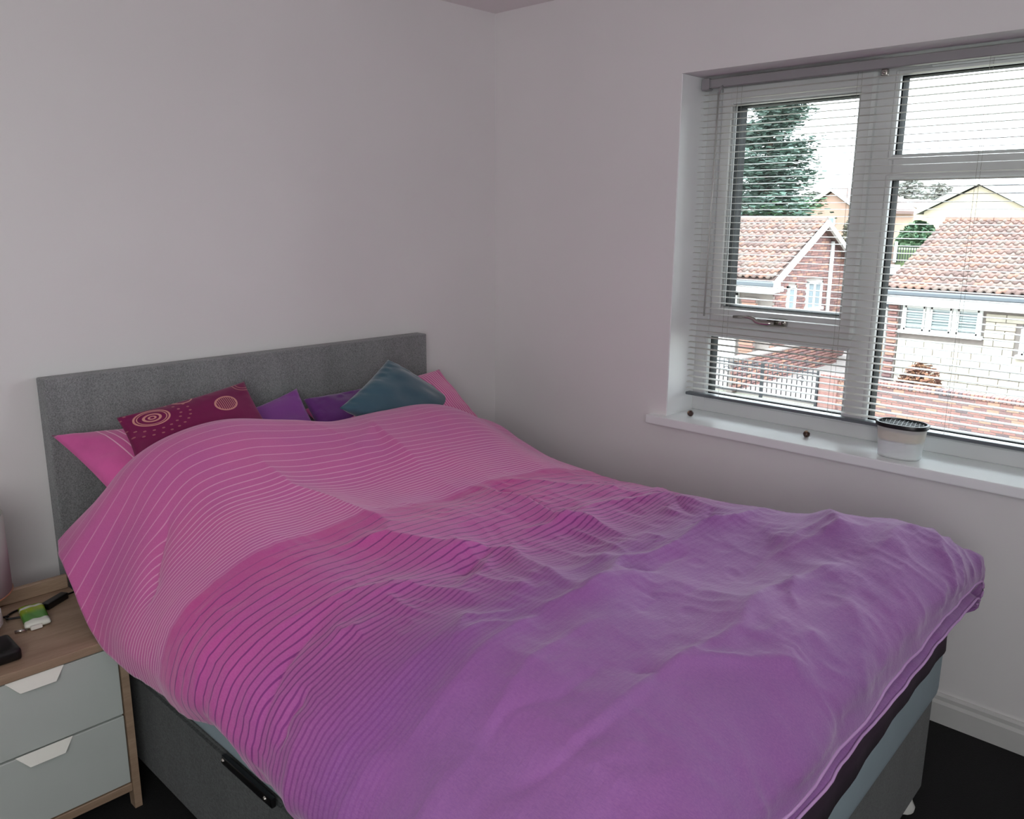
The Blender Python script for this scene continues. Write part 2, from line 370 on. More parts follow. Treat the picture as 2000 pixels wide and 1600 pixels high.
# ------------------------------------------------------------------ duvet
rs = np.random.RandomState(3)
LAT = rs.rand(256, 256)
def vnoise(x, y, seed=0):
    x = np.asarray(x, float)+seed*17.31+50; y = np.asarray(y, float)+seed*9.73+50
    xi = np.floor(x).astype(int); yi = np.floor(y).astype(int); fx = x-xi; fy = y-yi
    fx = fx*fx*fx*(fx*(fx*6-15)+10); fy = fy*fy*fy*(fy*(fy*6-15)+10)
    g = lambda a, b: LAT[a % 256, b % 256]
    return ((g(xi, yi)*(1-fx)+g(xi+1, yi)*fx)*(1-fy)+(g(xi, yi+1)*(1-fx)+g(xi+1, yi+1)*fx)*fy)*2-1
CREASES=[
 (0.014,0.02,[(-1.675,-1.819),(-1.560,-1.821),(-1.456,-1.824),(-1.372,-1.830),(-1.295,-1.833),(-1.226,-1.838),(-1.054,-1.812),(-0.999,-1.839)]),
 (0.008,0.018,[(-1.710,-1.674),(-1.543,-1.656),(-1.460,-1.658),(-1.380,-1.666)]),
 (0.02,0.035,[(-1.421,-1.526),(-1.378,-1.548),(-1.321,-1.582),(-1.121,-1.530),(-1.067,-1.547),(-0.914,-1.537),(-0.826,-1.527),(-0.700,-1.563),(-0.557,-1.561)]),
 (0.024,0.045,[(-0.943,-0.870),(-0.926,-0.913),(-0.957,-0.999),(-0.962,-1.104),(-0.981,-1.183),(-0.992,-1.223),(-0.940,-1.275),(-0.948,-1.356),(-0.956,-1.410)]),
 (-0.016,0.03,[(-0.897,-0.916),(-0.925,-1.013),(-0.937,-1.118),(-0.954,-1.194),(-0.897,-1.240)]),
 (0.015,0.075,[(-1.204,-0.575),(-1.120,-0.557),(-0.985,-0.477),(-0.993,-0.613),(-0.995,-0.731)]),
 (0.014,0.035,[(-1.446,-0.549),(-1.431,-0.676),(-1.368,-0.767),(-1.339,-0.859),(-1.345,-0.980)]),
 (-0.014,0.014,[(-1.832,-0.714),(-1.784,-0.646),(-1.742,-0.605),(-1.699,-0.570)]),
 (-0.01,0.012,[(-1.835,-1.284),(-1.774,-1.238),(-1.701,-1.197)]),
 (-0.014,0.012,[(-1.858,-1.359),(-1.823,-1.343),(-1.781,-1.347)]),
 (0.012,0.03,[(-1.304,-1.568),(-1.248,-1.305),(-1.308,-1.203),(-1.425,-1.165)]),
 (0.01,0.03,[(-0.879,-0.867),(-0.757,-0.956),(-0.702,-1.065),(-0.662,-1.215)]),
 (0.014,0.03,[(-0.981,-1.209),(-0.832,-1.240),(-0.649,-1.308),(-0.647,-1.464)]),
 (-0.014,0.03,[(-0.737,-1.201),(-0.600,-1.258),(-0.532,-1.281)]),
 (0.01,0.03,[(-0.872,-1.724),(-0.754,-1.763),(-0.651,-1.802),(-0.627,-1.840)]),
 (0.009,0.02,[(-1.407,-1.825),(-1.342,-1.874),(-1.268,-1.919),(-1.271,-1.985)]),
 (0.009,0.02,[(-1.270,-1.930),(-1.197,-1.931),(-1.114,-1.950)]),
 (0.01,0.02,[(-1.046,-1.814),(-0.948,-1.831),(-0.814,-1.859)]),
 (0.012,0.02,[(-0.370,-1.670),(-0.560,-1.732),(-0.708,-1.809)]),
 (-0.016,0.022,[(-0.404,-1.698),(-0.419,-1.732),(-0.385,-1.744)]),
 (0.01,0.014,[(-0.404,-1.890),(-0.544,-1.975),(-0.656,-2.056)]),
 (0.01,0.014,[(-0.359,-1.911),(-0.491,-1.986),(-0.595,-2.043)]),
 (0.008,0.014,[(-0.630,-2.007),(-0.721,-2.060),(-0.749,-2.083)]),
 (0.01,0.03,[(-1.407,-1.278),(-1.390,-1.383),(-1.348,-1.459)]),
 (0.012,0.04,[(-1.519,-0.990),(-1.384,-1.041),(-1.325,-1.186),(-1.358,-1.381)]),
 (0.009,0.03,[(-1.608,-1.229),(-1.507,-1.265),(-1.452,-1.418)]),
 (0.01,0.025,[(-1.795,-1.567),(-1.691,-1.569),(-1.575,-1.571),(-1.430,-1.560)]),
 (0.008,0.02,[(-1.422,-2.041),(-1.340,-2.051),(-1.264,-2.068)]),
 (0.008,0.02,[(-1.521,-2.104),(-1.437,-2.095),(-1.369,-2.096)]),
]

# short stray creases scattered over the slack purple half, mostly running across the bed
rc = random.Random(12)
for k in range(46):
    cx_, cy_ = rc.uniform(-1.72, -.5), rc.uniform(-2.0, -1.15); th_ = rc.gauss(.15, .45); L_ = rc.uniform(.08, .30)
    if cy_ > -1.5 and rc.random() < .4: th_ += 1.2
    q_ = [(cx_+L_*(t_-.5)*math.cos(th_)+rc.gauss(0, .012), cy_+L_*(t_-.5)*math.sin(th_)+rc.gauss(0, .012)) for t_ in (0, .33, .66, 1)]
    CREASES.append((rc.choice((1, 1, -1))*rc.uniform(.003, .0075), rc.uniform(.009, .02), q_))
TX = [-1.62, -1.45, -1.25, -1.05, -.85, -.65, -.50]
ROWS = [  # y, hem (x, z), seven top heights, right hem z
 (-.255, (-1.850, .640), [.80, .835, .81, .77, .775, .765, .70], .60),
 (-.305, (-1.866, .628), [.850, .885, .86, .818, .822, .81, .752], .56),
 (-.370, (-1.878, .615), [.872, .905, .878, .836, .840, .827, .765], .50),
 (-.450, (-1.878, .545), [.862, .888, .862, .832, .836, .822, .762], .47),
 (-.560, (-1.882, .475), [.815, .832, .812, .792, .800, .790, .732], .45),
 (-.690, (-1.876, .455), [.762, .768, .752, .745, .752, .745, .700], .44),
 (-.870, (-1.866, .442), [.735, .732, .720, .712, .718, .708, .678], .44),
 (-1.10, (-1.862, .490), [.722, .730, .735, .730, .720, .705, .675], .44),
 (-1.30, (-1.868, .455), [.715, .725, .725, .720, .715, .706, .680], .44),
 (-1.50, (-1.868, .445), [.715, .725, .730, .730, .730, .722, .702], .45),
 (-1.70, (-1.868, .455), [.715, .730, .735, .735, .735, .737, .732], .46),
 (-1.84, (-1.860, .470), [.708, .722, .730, .733, .735, .748, .748], .48),
 (-1.93, (-1.852, .480), [.688, .700, .712, .716, .718, .730, .728], .50),
 (-1.990, (-1.845, .500), [.655, .665, .678, .682, .688, .698, .690], .51),
 (-2.016, (-1.835, .520), [.628, .635, .650, .655, .660, .665, .660], .53),
 (-2.024, (-1.825, .535), [.598, .602, .612, .615, .619, .622, .620], .545),
 (-2.004, (-1.820, .540), [.586, .589, .596, .598, .602, .605, .602], .55),
 (-2.031, (-1.818, .545), [.577, .580, .585, .587, .589, .591, .589], .555),
 (-1.985, (-1.800, .555), [.571, .572, .573, .574, .574, .575, .574], .565),
 (-1.92, (-1.790, .558), [.570, .570, .570, .570, .570, .571, .570], .567)]
ctrl = []
for k, (y, (xh, zh), tops, zr) in enumerate(ROWS):
    foot = max(0, min(1, (-y-1.93)/.08)) if k < 15 else 1
    zs = tops[0]-.052*(1-foot)-.004; r = []
    tip = 1 if k in (13, 14) else 0
    r.append((xh+.012, zh)); r.append((xh-.012, zh+.30*(zs-zh))); r.append((xh+.008, zh+.62*(zs-zh))); r.append((xh+.062, zh+.88*(zs-zh))); r.append((-1.725, zs+.012))
    sl_ = (1, 1, 1, 1, .75, .4, .15)[k] if k < 7 else 0      # head end: the side falls away in a straight slope
    x0_, z0_ = -1.66, tops[0]-.012
    for q, t_ in enumerate((0, .16, .40, .64, .84)):
        a_ = r[q]; r[q] = (a_[0]*(1-sl_)+(xh+(x0_-xh)*t_)*sl_, a_[1]*(1-sl_)+(zh+(z0_-zh)*t_)*sl_)
    for x, z in zip(TX, tops): r.append((x, z))
    zt = tops[6]
    r.append((-.415, zt-.030*(1-foot))); r.append((-.368+.026*tip, zt-.085*(1-foot)-.01)); r.append((-.350+.03*tip, .5*(zt-.085*(1-foot))+.5*zr)); r.append((-.362, zr))
    if k >= 16: r[-1] = (-.400, zr); r[-2] = (-.392, zr+.006); r[-3] = (-.395, zr+.012)
    ctrl.append([(x, y+(-.045*max(0, (-.43-x)/1.35))*max(0, min(1, (-y-1.5)/.4)), z) for x, z in r])
ctrl = np.array(ctrl)
def crom(P, nseg):
    """Catmull-Rom along axis 0; nseg samples per span"""
    out = []; n_ = len(P)
    for i in range(n_-1):
        p1, p2 = P[i], P[i+1]; p0 = P[i-1] if i > 0 else 2*P[0]-P[1]; p3 = P[i+2] if i < n_-2 else 2*P[-1]-P[-2]
        d = max(np.linalg.norm((p2-p1).reshape(-1, 3), axis=1).mean(), 1e-4)
        for t in np.linspace(0, 1, nseg[i], endpoint=False):
            def tan(a, b, c):   # chord-length aware tangent, keeps close rows from overshooting
                da = max(np.linalg.norm((b-a).reshape(-1, 3), axis=1).mean(), 1e-4); dc = max(np.linalg.norm((c-b).reshape(-1, 3), axis=1).mean(), 1e-4)
                return ((b-a)/da*dc+(c-b)/dc*da)/(da+dc)
            m1 = tan(p0, p1, p2)*d; m2 = tan(p1, p2, p3)*d
            t2, t3 = t*t, t*t*t
            out.append((2*t3-3*t2+1)*p1+(t3-2*t2+t)*m1+(-2*t3+3*t2)*p2+(t3-t2)*m2)
    out.append(P[-1]); return np.array(out)
STEP = .0062
d0 = [max(4, int(np.linalg.norm((ctrl[i+1]-ctrl[i]), axis=1).mean()/STEP)) for i in range(len(ctrl)-1)]
g = crom(ctrl, d0)
gt = g.transpose(1, 0, 2)
d1 = [max(4, int(np.linalg.norm((gt[i+1]-gt[i]), axis=1).mean()/STEP)) for i in range(len(gt)-1)]
G = crom(gt, d1).transpose(1, 0, 2)          # (ny, nx, 3)
NY, NX = G.shape[:2]
def normals(G):
    du = np.gradient(G, axis=1); dv = np.gradient(G, axis=0); n_ = np.cross(dv, du); n_ /= np.linalg.norm(n_, axis=2, keepdims=True)+1e-9
    return n_
NR = normals(G)
if NR[NY//2, NX//2, 2] < 0: NR = -NR
X, Y, Z = G[..., 0], G[..., 1], G[..., 2]
UA = np.concatenate([[0], np.cumsum(np.linalg.norm(np.diff(G[NY//2], axis=0), axis=1))])   # arc length across
UU = np.broadcast_to(UA, (NY, NX))
VA = np.concatenate([[0], np.cumsum(np.linalg.norm(np.diff(G[:, NX//2], axis=0), axis=1))])
VV = np.broadcast_to(VA[:, None], (NY, NX))
flat = np.clip((NR[..., 2]-.35)/.4, 0, 1)
disp = np.zeros((NY, NX))
wx = X+.02*vnoise(X*7, Y*7, 5); wy = Y+.02*vnoise(X*7, Y*7, 6)
for amp, wd_, pts in CREASES:
    best = np.full((NY, NX), 9.); tl = sum(math.dist(a, b) for a, b in zip(pts, pts[1:])); acc = 0; par = np.zeros((NY, NX))
    for a, b in zip(pts, pts[1:]):
        L = math.dist(a, b); dx, dy = (b[0]-a[0])/L, (b[1]-a[1])/L
        t = np.clip((wx-a[0])*dx+(wy-a[1])*dy, 0, L); dd = np.hypot(wx-a[0]-t*dx, wy-a[1]-t*dy)
        m = dd < best; best = np.where(m, dd, best); par = np.where(m, (acc+t)/tl, par); acc += L
    taper = np.clip(np.minimum(par, 1-par)*4+.25, 0, 1)
    ww = abs(wd_)
    disp += 1.35*amp*taper*(.65*np.exp(-best/ww*1.3)+.35*np.exp(-(best/(2.4*ww))**2))
# broad puffs of the filling, medium folds, fine crumple
edgef = np.clip((-Y-.30)/.25, .25, 1)
disp += .014*vnoise(UU*3.4, VV*3.0, 1)*edgef*flat+.0035*vnoise(UU*8, VV*7, 2)*edgef
rid = lambda a, b, s: 1-2*np.abs(vnoise(a, b, s))
mid = np.clip((-Y-.62)/.3, 0, 1)
disp += .0022*rid(UU*4+VV*2, VV*9, 3)*mid*flat
disp += .0022*rid(UU*7, VV*5+UU*4, 4)*mid*(.4+.6*flat)
disp += .0015*rid(UU*26+vnoise(UU*6, VV*6, 9), VV*24, 7)*mid
# upright pulls over the near side, growing to the hem
side = np.clip((.34-UU)/.30, 0, 1)
disp += side*(.012*rid(VV*5.2+.6*vnoise(UU*3, VV*2, 8), UU*.9, 11)*np.clip((-Y-.5)/.3, 0, 1)+.006*rid(VV*17+.5*vnoise(UU*5, VV*3, 12), UU*2.0, 13)*np.clip((-Y-.9)/.2, 0, 1))
# gathers running into the foot seam
ft = np.clip((-Y-1.86)/.13, 0, 1)*(Z > .56)
disp += ft*.0025*rid(UU*16+.8*vnoise(UU*6, VV*9, 14), VV*2.2, 15)
# wrinkled hems
disp += .0035*np.exp(-UU/.03)*vnoise(VV*22, UU*5, 16)
tail = np.clip((NY-1-np.arange(NY))/18., 0, 1)[:, None]
seam_row = sum(d0[:15]); keep = np.where(np.arange(NY) > seam_row-4, .25, 1)[:, None]
G2 = G+NR*(disp*tail*keep)[..., None]
lip = np.clip((np.arange(NY)-(seam_row-10))/10., 0, 1)[:, None]*np.clip((NY-1-np.arange(NY))/20., 0, 1)[:, None]
G2[..., 2] += lip*(.0055*vnoise(UU*7, UU*0+VV*4, 31)+.002*vnoise(UU*24, UU*0, 32)); G2[..., 1] += lip*(.006*vnoise(UU*5.5, VV*30, 33)+.0025*vnoise(UU*19, VV*40, 34))
G2[..., 2] = np.where((X > XA-.01) & (X < XB+.01) & (Y > -2.04), np.maximum(G2[..., 2], .5695), G2[..., 2])
# ---- colours woven along the length: stripe phase and tints
vv = -Y+0.012*vnoise(UU*2.0, VV*2.0, 20)
e0 = .875      # end of the pale-lined pink field
sp = np.where(vv < e0, np.interp(vv, [.28, .42, .55, .66, .74, e0], [.045, .036, .028, .016, .0105, .0105]), np.interp(vv, [e0, 1.05, 1.2, 1.35, 1.55], [.036, .030, .022, .013, .0115]))
tab = np.linspace(.2, 2.2, 4001); spt = np.where(tab < e0, np.interp(tab, [.28, .42, .55, .66, .74, e0], [.045, .036, .028, .016, .0105, .0105]), np.interp(tab, [e0, 1.05, 1.2, 1.35, 1.55], [.036, .030, .022, .013, .0115]))
ph = np.concatenate([[0], np.cumsum((tab[1]-tab[0])/spt[:-1])]); phase = np.interp(vv, tab, ph)
attr = dict(phase=phase, lw=np.clip(np.where(vv < e0, .0029, .0042)/sp, 0, .42),
  pale=np.interp(vv, [.27, .33, .6, .72, e0-.002, e0+.002], [.35, .55, .75, .95, 1, 0]),
  dark=np.interp(vv, [e0-.001, e0+.02, e0+.08, 1.30, 1.48, 1.62], [0, .15, .8, .75, .35, 0]), grad=vv, u=UU)
def grid_mesh(name, G, attrs):
    ny, nx = G.shape[:2]; me = bpy.data.meshes.new(name)
    idx = np.arange(ny*nx).reshape(ny, nx)
    f = np.stack([idx[:-1, :-1], idx[1:, :-1], idx[1:, 1:], idx[:-1, 1:]], -1).reshape(-1, 4)
    me.vertices.add(ny*nx); me.vertices.foreach_set('co', G.reshape(-1).astype(np.float32))
    me.loops.add(f.size); me.loops.foreach_set('vertex_index', f.reshape(-1).astype(np.int32))
    me.polygons.add(len(f)); me.polygons.foreach_set('loop_start', (np.arange(len(f))*4).astype(np.int32)); me.polygons.foreach_set('loop_total', np.full(len(f), 4, np.int32))
    me.update(calc_edges=True); me.validate()
    for k, v in attrs.items():
        a = me.attributes.new(k, 'FLOAT', 'POINT'); a.data.foreach_set('value', np.asarray(v).reshape(-1).astype(np.float32))
    me.polygons.foreach_set('use_smooth', np.ones(len(me.polygons), bool)); return me
N = NT('striped_duvet_cotton'); N.setp(Roughness=.85); N.p.inputs['Specular IOR Level'].default_value = .2
N.p.inputs['Sheen Weight'].default_value = .34; N.p.inputs['Sheen Roughness'].default_value = .45; N.p.inputs['Sheen Tint'].default_value = (1, .93, 1, 1)
def at(N, nm):
    a = N.n('Attribute', attribute_name=nm); return a.outputs['Fac']
fr_ = N.math('FRACT', at(N, 'phase')); tri = N.math('ABSOLUTE', N.math('SUBTRACT', fr_, .5))      # 0 at line centre
line = N.math('SUBTRACT', 1.0, N.math('DIVIDE', N.math('SUBTRACT', tri, N.math('MULTIPLY', at(N, 'lw'), .32)), N.math('MULTIPLY', at(N, 'lw'), .36)), clamp=True)
ramp = N.n('ValToRGB'); N.l(N.rr(at(N, 'grad'), .2, 2.2, 0, 1), ramp.inputs[0])
stops = [(.25, (212, 105, 166)), (.50, (211, 103, 164)), (.80, (212, 106, 165)), (.873, (210, 100, 167)), (.880, (210, 72, 153)), (1.02, (208, 84, 162)), (1.20, (197, 88, 165)), (1.36, (168, 88, 156)), (1.50, (146, 88, 158)), (1.66, (146, 97, 161)), (1.85, (145, 100, 160)), (2.1, (136, 92, 152))]
el = ramp.color_ramp.elements
while len(el) > 1: el.remove(el[0])
el[0].position = (stops[0][0]-.2)/2; el[0].color = s2l(stops[0][1])+(1,)
for p_, c in stops[1:]:
    e = el.new((p_-.2)/2); e.color = s2l(c)+(1,)
mott = N.rr(N.noise(6, 4, .6), .3, .7, 0, 1); base = N.mix(N.math('MULTIPLY', mott, .22), ramp.outputs[0], s2l((168, 84, 170)))
fibre = N.rr(N.noise(420, 2, .6, stretch=(1, .3, 1)), .3, .7, 0, 1); base = N.mix(N.math('MULTIPLY', fibre, .10), base, s2l((225, 160, 205)))
c = N.mix(N.math('MULTIPLY', line, N.math('MULTIPLY', at(N, 'pale'), .70)), base, s2l((244, 190, 220)))
c = N.mix(N.math('MULTIPLY', line, N.math('MULTIPLY', at(N, 'dark'), .95)), c, s2l((112, 40, 118)))
N.l(c, N.p.inputs['Base Color'])
hgt = N.math('ADD', N.math('MULTIPLY', line, .15), N.math('ADD', N.math('MULTIPLY', N.noise(95, 4, .65), .9), N.math('MULTIPLY', N.noise(420, 2, .6), .25)))
N.bump(hgt, .5, .0024); M['duvet'] = N.m
me = grid_mesh('duvet', G2, attr)
# give the cover a real thickness at its hems
duv = link('duvet', me, M['duvet'], None, origin=(-1.1, -1.1, .57))
tag(duv, 'crumpled duvet fading from striped pink to plain purple, spread over the whole bed', 'duvet')
sd = duv.modifiers.new('thick', 'SOLIDIFY'); sd.thickness = .004; sd.offset = -1 if NR[NY//2, NX//2, 2] > 0 else 1
M['piping'] = simple('purple_piping', (196, 152, 204), .8, var=.05)
r1 = sum(d0[:15]); r2 = sum(d0[:17])
bm = bmesh.new()
for rr0 in (r1, r2):
    pts = [tuple(G2[rr0, j]+np.array([0, -.0015, 0])) for j in range(6, NX-4, 4)]; tube_into(bm, pts, .0030, 6)
link('piping', bm, M['piping'], duv, True)

# ------------------------------------------------------------------ pillows and cushions
def cushion(name, c, T, mat, label, cat, bow=.05, group=None, seed=1, wr=.004, n=56, pw=.42, droop=0.):
    """c = corners bottom-left, bottom-right, top-right, top-left; T thickness"""
    c = [np.array(p, float) for p in c]; t = np.linspace(-1, 1, n); U, V = np.meshgrid(t, t)
    bu = U*(1-bow*(1-V*V)); bv = V*(1-bow*(1-U*U)); a = (bu+1)/2; b = (bv+1)/2
    P = (c[0]*((1-a)*(1-b))[..., None]+c[1]*(a*(1-b))[..., None]+c[2]*(a*b)[..., None]+c[3]*((1-a)*b)[..., None])
    nn = np.cross(c[1]-c[0], c[3]-c[0]); nn /= np.linalg.norm(nn)
    if nn[1] > 0: nn = -nn
    h = T/2*np.power(np.clip((1-U**2)*(1-V**2), 0, 1), pw)
    ew = 1-np.clip((1-np.maximum(abs(U), abs(V)))*3, 0, 1)
    wrk = wr*vnoise(U*3, V*3, seed)+wr*.8*ew*vnoise(U*9, V*9, seed+1)
    m = np.clip((1-np.maximum(abs(U), abs(V)))*12, 0, 1)
    F = P+nn*(h+wrk*m)[..., None]; B = P-nn*(h+.5*wrk*m)[..., None]
    F[..., 2] -= droop*(1-U*U)*(V+1)/2; B[..., 2] -= droop*(1-U*U)*(V+1)/2
    bm = bmesh.new(); uvl = bm.loops.layers.uv.new('UVMap'); uvm = {}
    vf = [[bm.verts.new(F[i, j]) for j in range(n)] for i in range(n)]
    vb = [[vf[i][j] if i in (0, n-1) or j in (0, n-1) else bm.verts.new(B[i, j]) for j in range(n)] for i in range(n)]
    for vs_ in (vf, vb):
        for i in range(n-1):
            for j in range(n-1):
                q = (vs_[i][j], vs_[i][j+1], vs_[i+1][j+1], vs_[i+1][j]); 
                f = bm.faces.new(q if vs_ is vf else q[::-1])
                ij = [(i, j), (i, j+1), (i+1, j+1), (i+1, j)]
                if vs_ is vb: ij = ij[::-1]
                for lp, (ii, jj) in zip(f.loops, ij): lp[uvl].uv = (jj/(n-1), ii/(n-1))
    org = tuple(sum(p[k] for p in c)/4 for k in range(3))
    o = link(name, bm, mat, None, True, origin=org); tag(o, label, cat, group); return o
def cotton(name, rgb, fn=None, sheen=.4, rough=.85, bs=.3):
    N = NT(name); N.setp(Roughness=rough); N.p.inputs['Sheen Weight'].default_value = sheen; N.p.inputs['Specular IOR Level'].default_value = .2
    f = N.rr(N.noise(9, 4, .6), .3, .7, 0, 1); c = s2l(rgb); col = N.mix(f, tuple(x*.9 for x in c), tuple(min(1, x*1.1) for x in c))
    uv = N.n('UVMap', uv_map='UVMap'); sp_ = N.n('SeparateXYZ'); N.l(uv.outputs[0], sp_.inputs[0])
    if fn: col = fn(N, sp_.outputs[0], sp_.outputs[1], col)
    N.l(col, N.p.inputs['Base Color']); N.bump(N.noise(160, 3, .6), bs, .0015); return N.m
def stripes_fn(u0, u1, sp0, w, colr, k=.85):
    def fn(N, u, v, col):
        ph = N.math('DIVIDE', N.math('SUBTRACT', u, u0), sp0)
        d = N.math('ABSOLUTE', N.math('SUBTRACT', N.math('FRACT', ph), .5))
        ln = N.math('SUBTRACT', 1., N.math('DIVIDE', N.math('SUBTRACT', d, w*.7), w*.6), clamp=True)
        msk = N.math('MULTIPLY', N.math('GREATER_THAN', u, u0), N.math('LESS_THAN', u, u1))
        return N.mix(N.math('MULTIPLY', N.math('MULTIPLY', ln, msk), k), col, s2l(colr))
    return fn
M['pill_l'] = cotton('pink_pillow_cotton_broad', (212, 96, 162), stripes_fn(.13, .9, .034, .08, (246, 200, 222)))
M['pill_r'] = cotton('pink_pillow_cotton_fine', (212, 92, 158), stripes_fn(.05, .95, .021, .13, (246, 200, 222)))
M['purple'] = cotton('purple_cotton', (134, 70, 150), None)
M['purple2'] = cotton('deep_purple_cotton', (110, 56, 130), None)
M['teal'] = cotton('teal_velvet', (62, 94, 108), None, sheen=.5, rough=.7, bs=.15)
def rings_fn(N, u, v, col):
    gold = s2l((214, 150, 140)); tot = None
    def dist(cx, cy, ax=1., ay=1.):
        a = N.math('MULTIPLY', N.math('SUBTRACT', u, cx), 1/ax); b = N.math('MULTIPLY', N.math('SUBTRACT', v, cy), 1/ay)
        return N.math('SQRT', N.math('ADD', N.math('MULTIPLY', a, a), N.math('MULTIPLY', b, b)))
    def band(d, r, w_): return N.math('LESS_THAN', N.math('ABSOLUTE', N.math('SUBTRACT', d, r)), w_)
    def add(m):
        nonlocal tot; tot = m if tot is None else N.math('MAXIMUM', tot, m)
    d = dist(.18, .83, 1, 1.05); add(band(d, .118, .007)); add(band(d, .098, .004)); add(band(d, .055, .009)); add(band(d, .022, .007))
    d = dist(.73, .76, 1, 1.15); add(band(d, .088, .008))
    st = N.math('LESS_THAN', N.math('FRACT', N.math('MULTIPLY', u, 62)), .34); add(N.math('MULTIPLY', st, N.math('LESS_THAN', d, .082)))
    d = dist(.97, .98); add(N.math('MULTIPLY', band(d, .10, .005), .6)); add(N.math('MULTIPLY', band(d, .07, .004), .6))
    d = dist(.45, 1.02); add(band(d, .085, .006))
    d = dist(.55, .16); add(band(d, .12, .008)); add(band(d, .05, .008))
    ang = N.math('ARCTAN2', N.math('SUBTRACT', v, .83), N.math('SUBTRACT', u, .18))
    for r_, k_ in ((.20, 20), (.27, 27)):
        a2 = N.math('SUBTRACT', N.math('FRACT', N.math('MULTIPLY', ang, k_/(2*PI))), .5)
        dd = dist(.18, .83); q = N.math('SQRT', N.math('ADD', N.math('POWER', N.math('MULTIPLY', a2, 2*PI*r_/k_), 2), N.math('POWER', N.math('SUBTRACT', dd, r_), 2)))
        add(N.math('MULTIPLY', N.math('LESS_THAN', q, .011), .42))
    return N.mix(N.math('MULTIPLY', tot, .85), col, gold)
M['magenta'] = cotton('burgundy_satin_print', (118, 22, 76), rings_fn, sheen=.15, rough=.6, bs=.1)
cushion('pillow', [(-1.695, -.42, .655), (-1.07, -.42, .64), (-1.10, -.115, .83), (-1.795, -.125, .885)], .13, M['pill_l'], 'pink pillow with widely spaced white lines, under the burgundy cushion', 'pillow', seed=2, pw=.5)
cushion('pillow', [(-1.0, -.42, .64), (-.375, -.40, .655), (-.425, -.125, .893), (-1.02, -.115, .83)], .13, M['pill_r'], 'pink pillow with close fine lines peeping out behind the teal cushion', 'pillow', seed=3, pw=.5)
cushion('cushion', [(-1.655, -.318, .775), (-1.215, -.315, .765), (-1.262, -.185, .968), (-1.665, -.235, .930)], .10, M['magenta'], 'burgundy cushion printed with gold rings and dots, leaning on the headboard', 'cushion', seed=5, wr=.003, bow=.06)
cushion('cushion', [(-1.36, -.25, .70), (-1.035, -.28, .72), (-1.048, -.13, .908), (-1.33, -.115, .83)], .07, M['purple'], 'plain purple cushion just right of the burgundy printed one', 'cushion', seed=7)
cushion('cushion', [(-1.035, -.29, .69), (-.72, -.31, .70), (-.68, -.115, .872), (-1.025, -.13, .868)], .08, M['purple2'], 'deep purple cushion tucked half under the left corner of the teal cushion', 'cushion', seed=9, wr=.007)
cushion('cushion', [(-.62, -.34, .66), (-.345, -.205, .728), (-.725, -.20, .975), (-1.005, -.305, .862)], .12, M['teal'], 'teal velvet cushion standing on one corner against the headboard', 'cushion', seed=11, wr=.006, bow=.035)

# ------------------------------------------------------------------ nightstand
ns = empty('nightstand', (-2.015, -.36, 0), 'light oak nightstand with two white drawers beside the bed', 'nightstand')
NX0, NX1, NF, NB = -2.215, -1.815, -.556, -.172
box('top', (NX0-.003, NF-.004, .452), (NX1+.003, NB, .474), M['oak'], ns, bev=.003, seg=2)
box('back_rail', (NX0, NB-.016, .474), (NX1, NB, .512), M['oak'], ns, bev=.003)
for xa, xb in ((NX0, NX0+.018), (NX1-.018, NX1)):
    poly_prism('side_panel', [(NF, 0), (NF+.028, 0), (NF+.034, .055), (NB-.034, .055), (NB-.028, 0), (NB, 0), (NB, .4515), (NF, .4515)], 'x', xa, xb, M['oak'], ns)
box('back_panel', (NX0+.018, NB-.008, .06), (NX1-.018, NB-.002, .4515), M['oak'], ns)
box('bottom_rail', (NX0+.018, NF+.002, .050), (NX1-.018, NF+.020, .072), M['oak'], ns, bev=.002)
box('bottom_board', (NX0+.018, NF+.05, .030), (NX1-.018, NB-.01, .049), M['oak'], ns, bev=.002)
for z0, z1 in ((.2665, .4465), (.0765, .2615)):
    d = boxes('drawer', [((NX0+.021, NF+.002, z0), (NX1-.021, NF+.018, z1)), ((NX0+.03, NF+.018, z0+.01), (NX1-.03, NB-.03, z1-.03))], M['drawer'], ns, bev=.0015)
    xc = -2.015; zt = z1+.001; bm = bmesh.new()
    a = [(xc-.061, NF+.004, zt), (xc+.061, NF+.004, zt), (xc+.037, NF-.012, zt-.026), (xc-.037, NF-.012, zt-.026)]
    bb = [(x, y-.003, z+.002) for x, y, z in a]
    A = [bm.verts.new(p) for p in a]; B = [bm.verts.new(p) for p in bb]
    bm.faces.new(A); bm.faces.new(B[::-1])
    for i in range(4): bm.faces.new((A[i], B[i], B[(i+1) % 4], A[(i+1) % 4]))
    link('handle', bm, M['handle_white'], d)

# things on it: lamp, tissue pack, cable, black case
TZ = .4742
lp = empty('table_lamp', (-2.10, -.32, TZ), 'small table lamp with a grey-pink drum shade on the nightstand at the photo edge', 'lamp')
M['shade'] = simple('grey_pink_lampshade', (158, 156, 150), .9, var=.03, bump=.1, bscale=200)
M['brass'] = simple('copper_trim', (176, 128, 96), .4, metal=.3)
bm = bmesh.new(); n = 48
for (ra, za), (rb, zb) in zip([(.118, .585), (.118, .775), (.1165, .775), (.1165, .585)], [(.118, .775), (.1165, .775), (.1165, .585), (.118, .585)]):
    A = [bm.verts.new((-2.10+ra*math.cos(2*PI*k/n), -.32+ra*math.sin(2*PI*k/n), za)) for k in range(n)]; B = [bm.verts.new((-2.10+rb*math.cos(2*PI*k/n), -.32+rb*math.sin(2*PI*k/n), zb)) for k in range(n)]
    for k in range(n): bm.faces.new((A[k], A[(k+1) % n], B[(k+1) % n], B[k]))
bmesh.ops.remove_doubles(bm, verts=bm.verts[:], dist=1e-5)
link('lamp_shade', bm, M['shade'], lp, True)
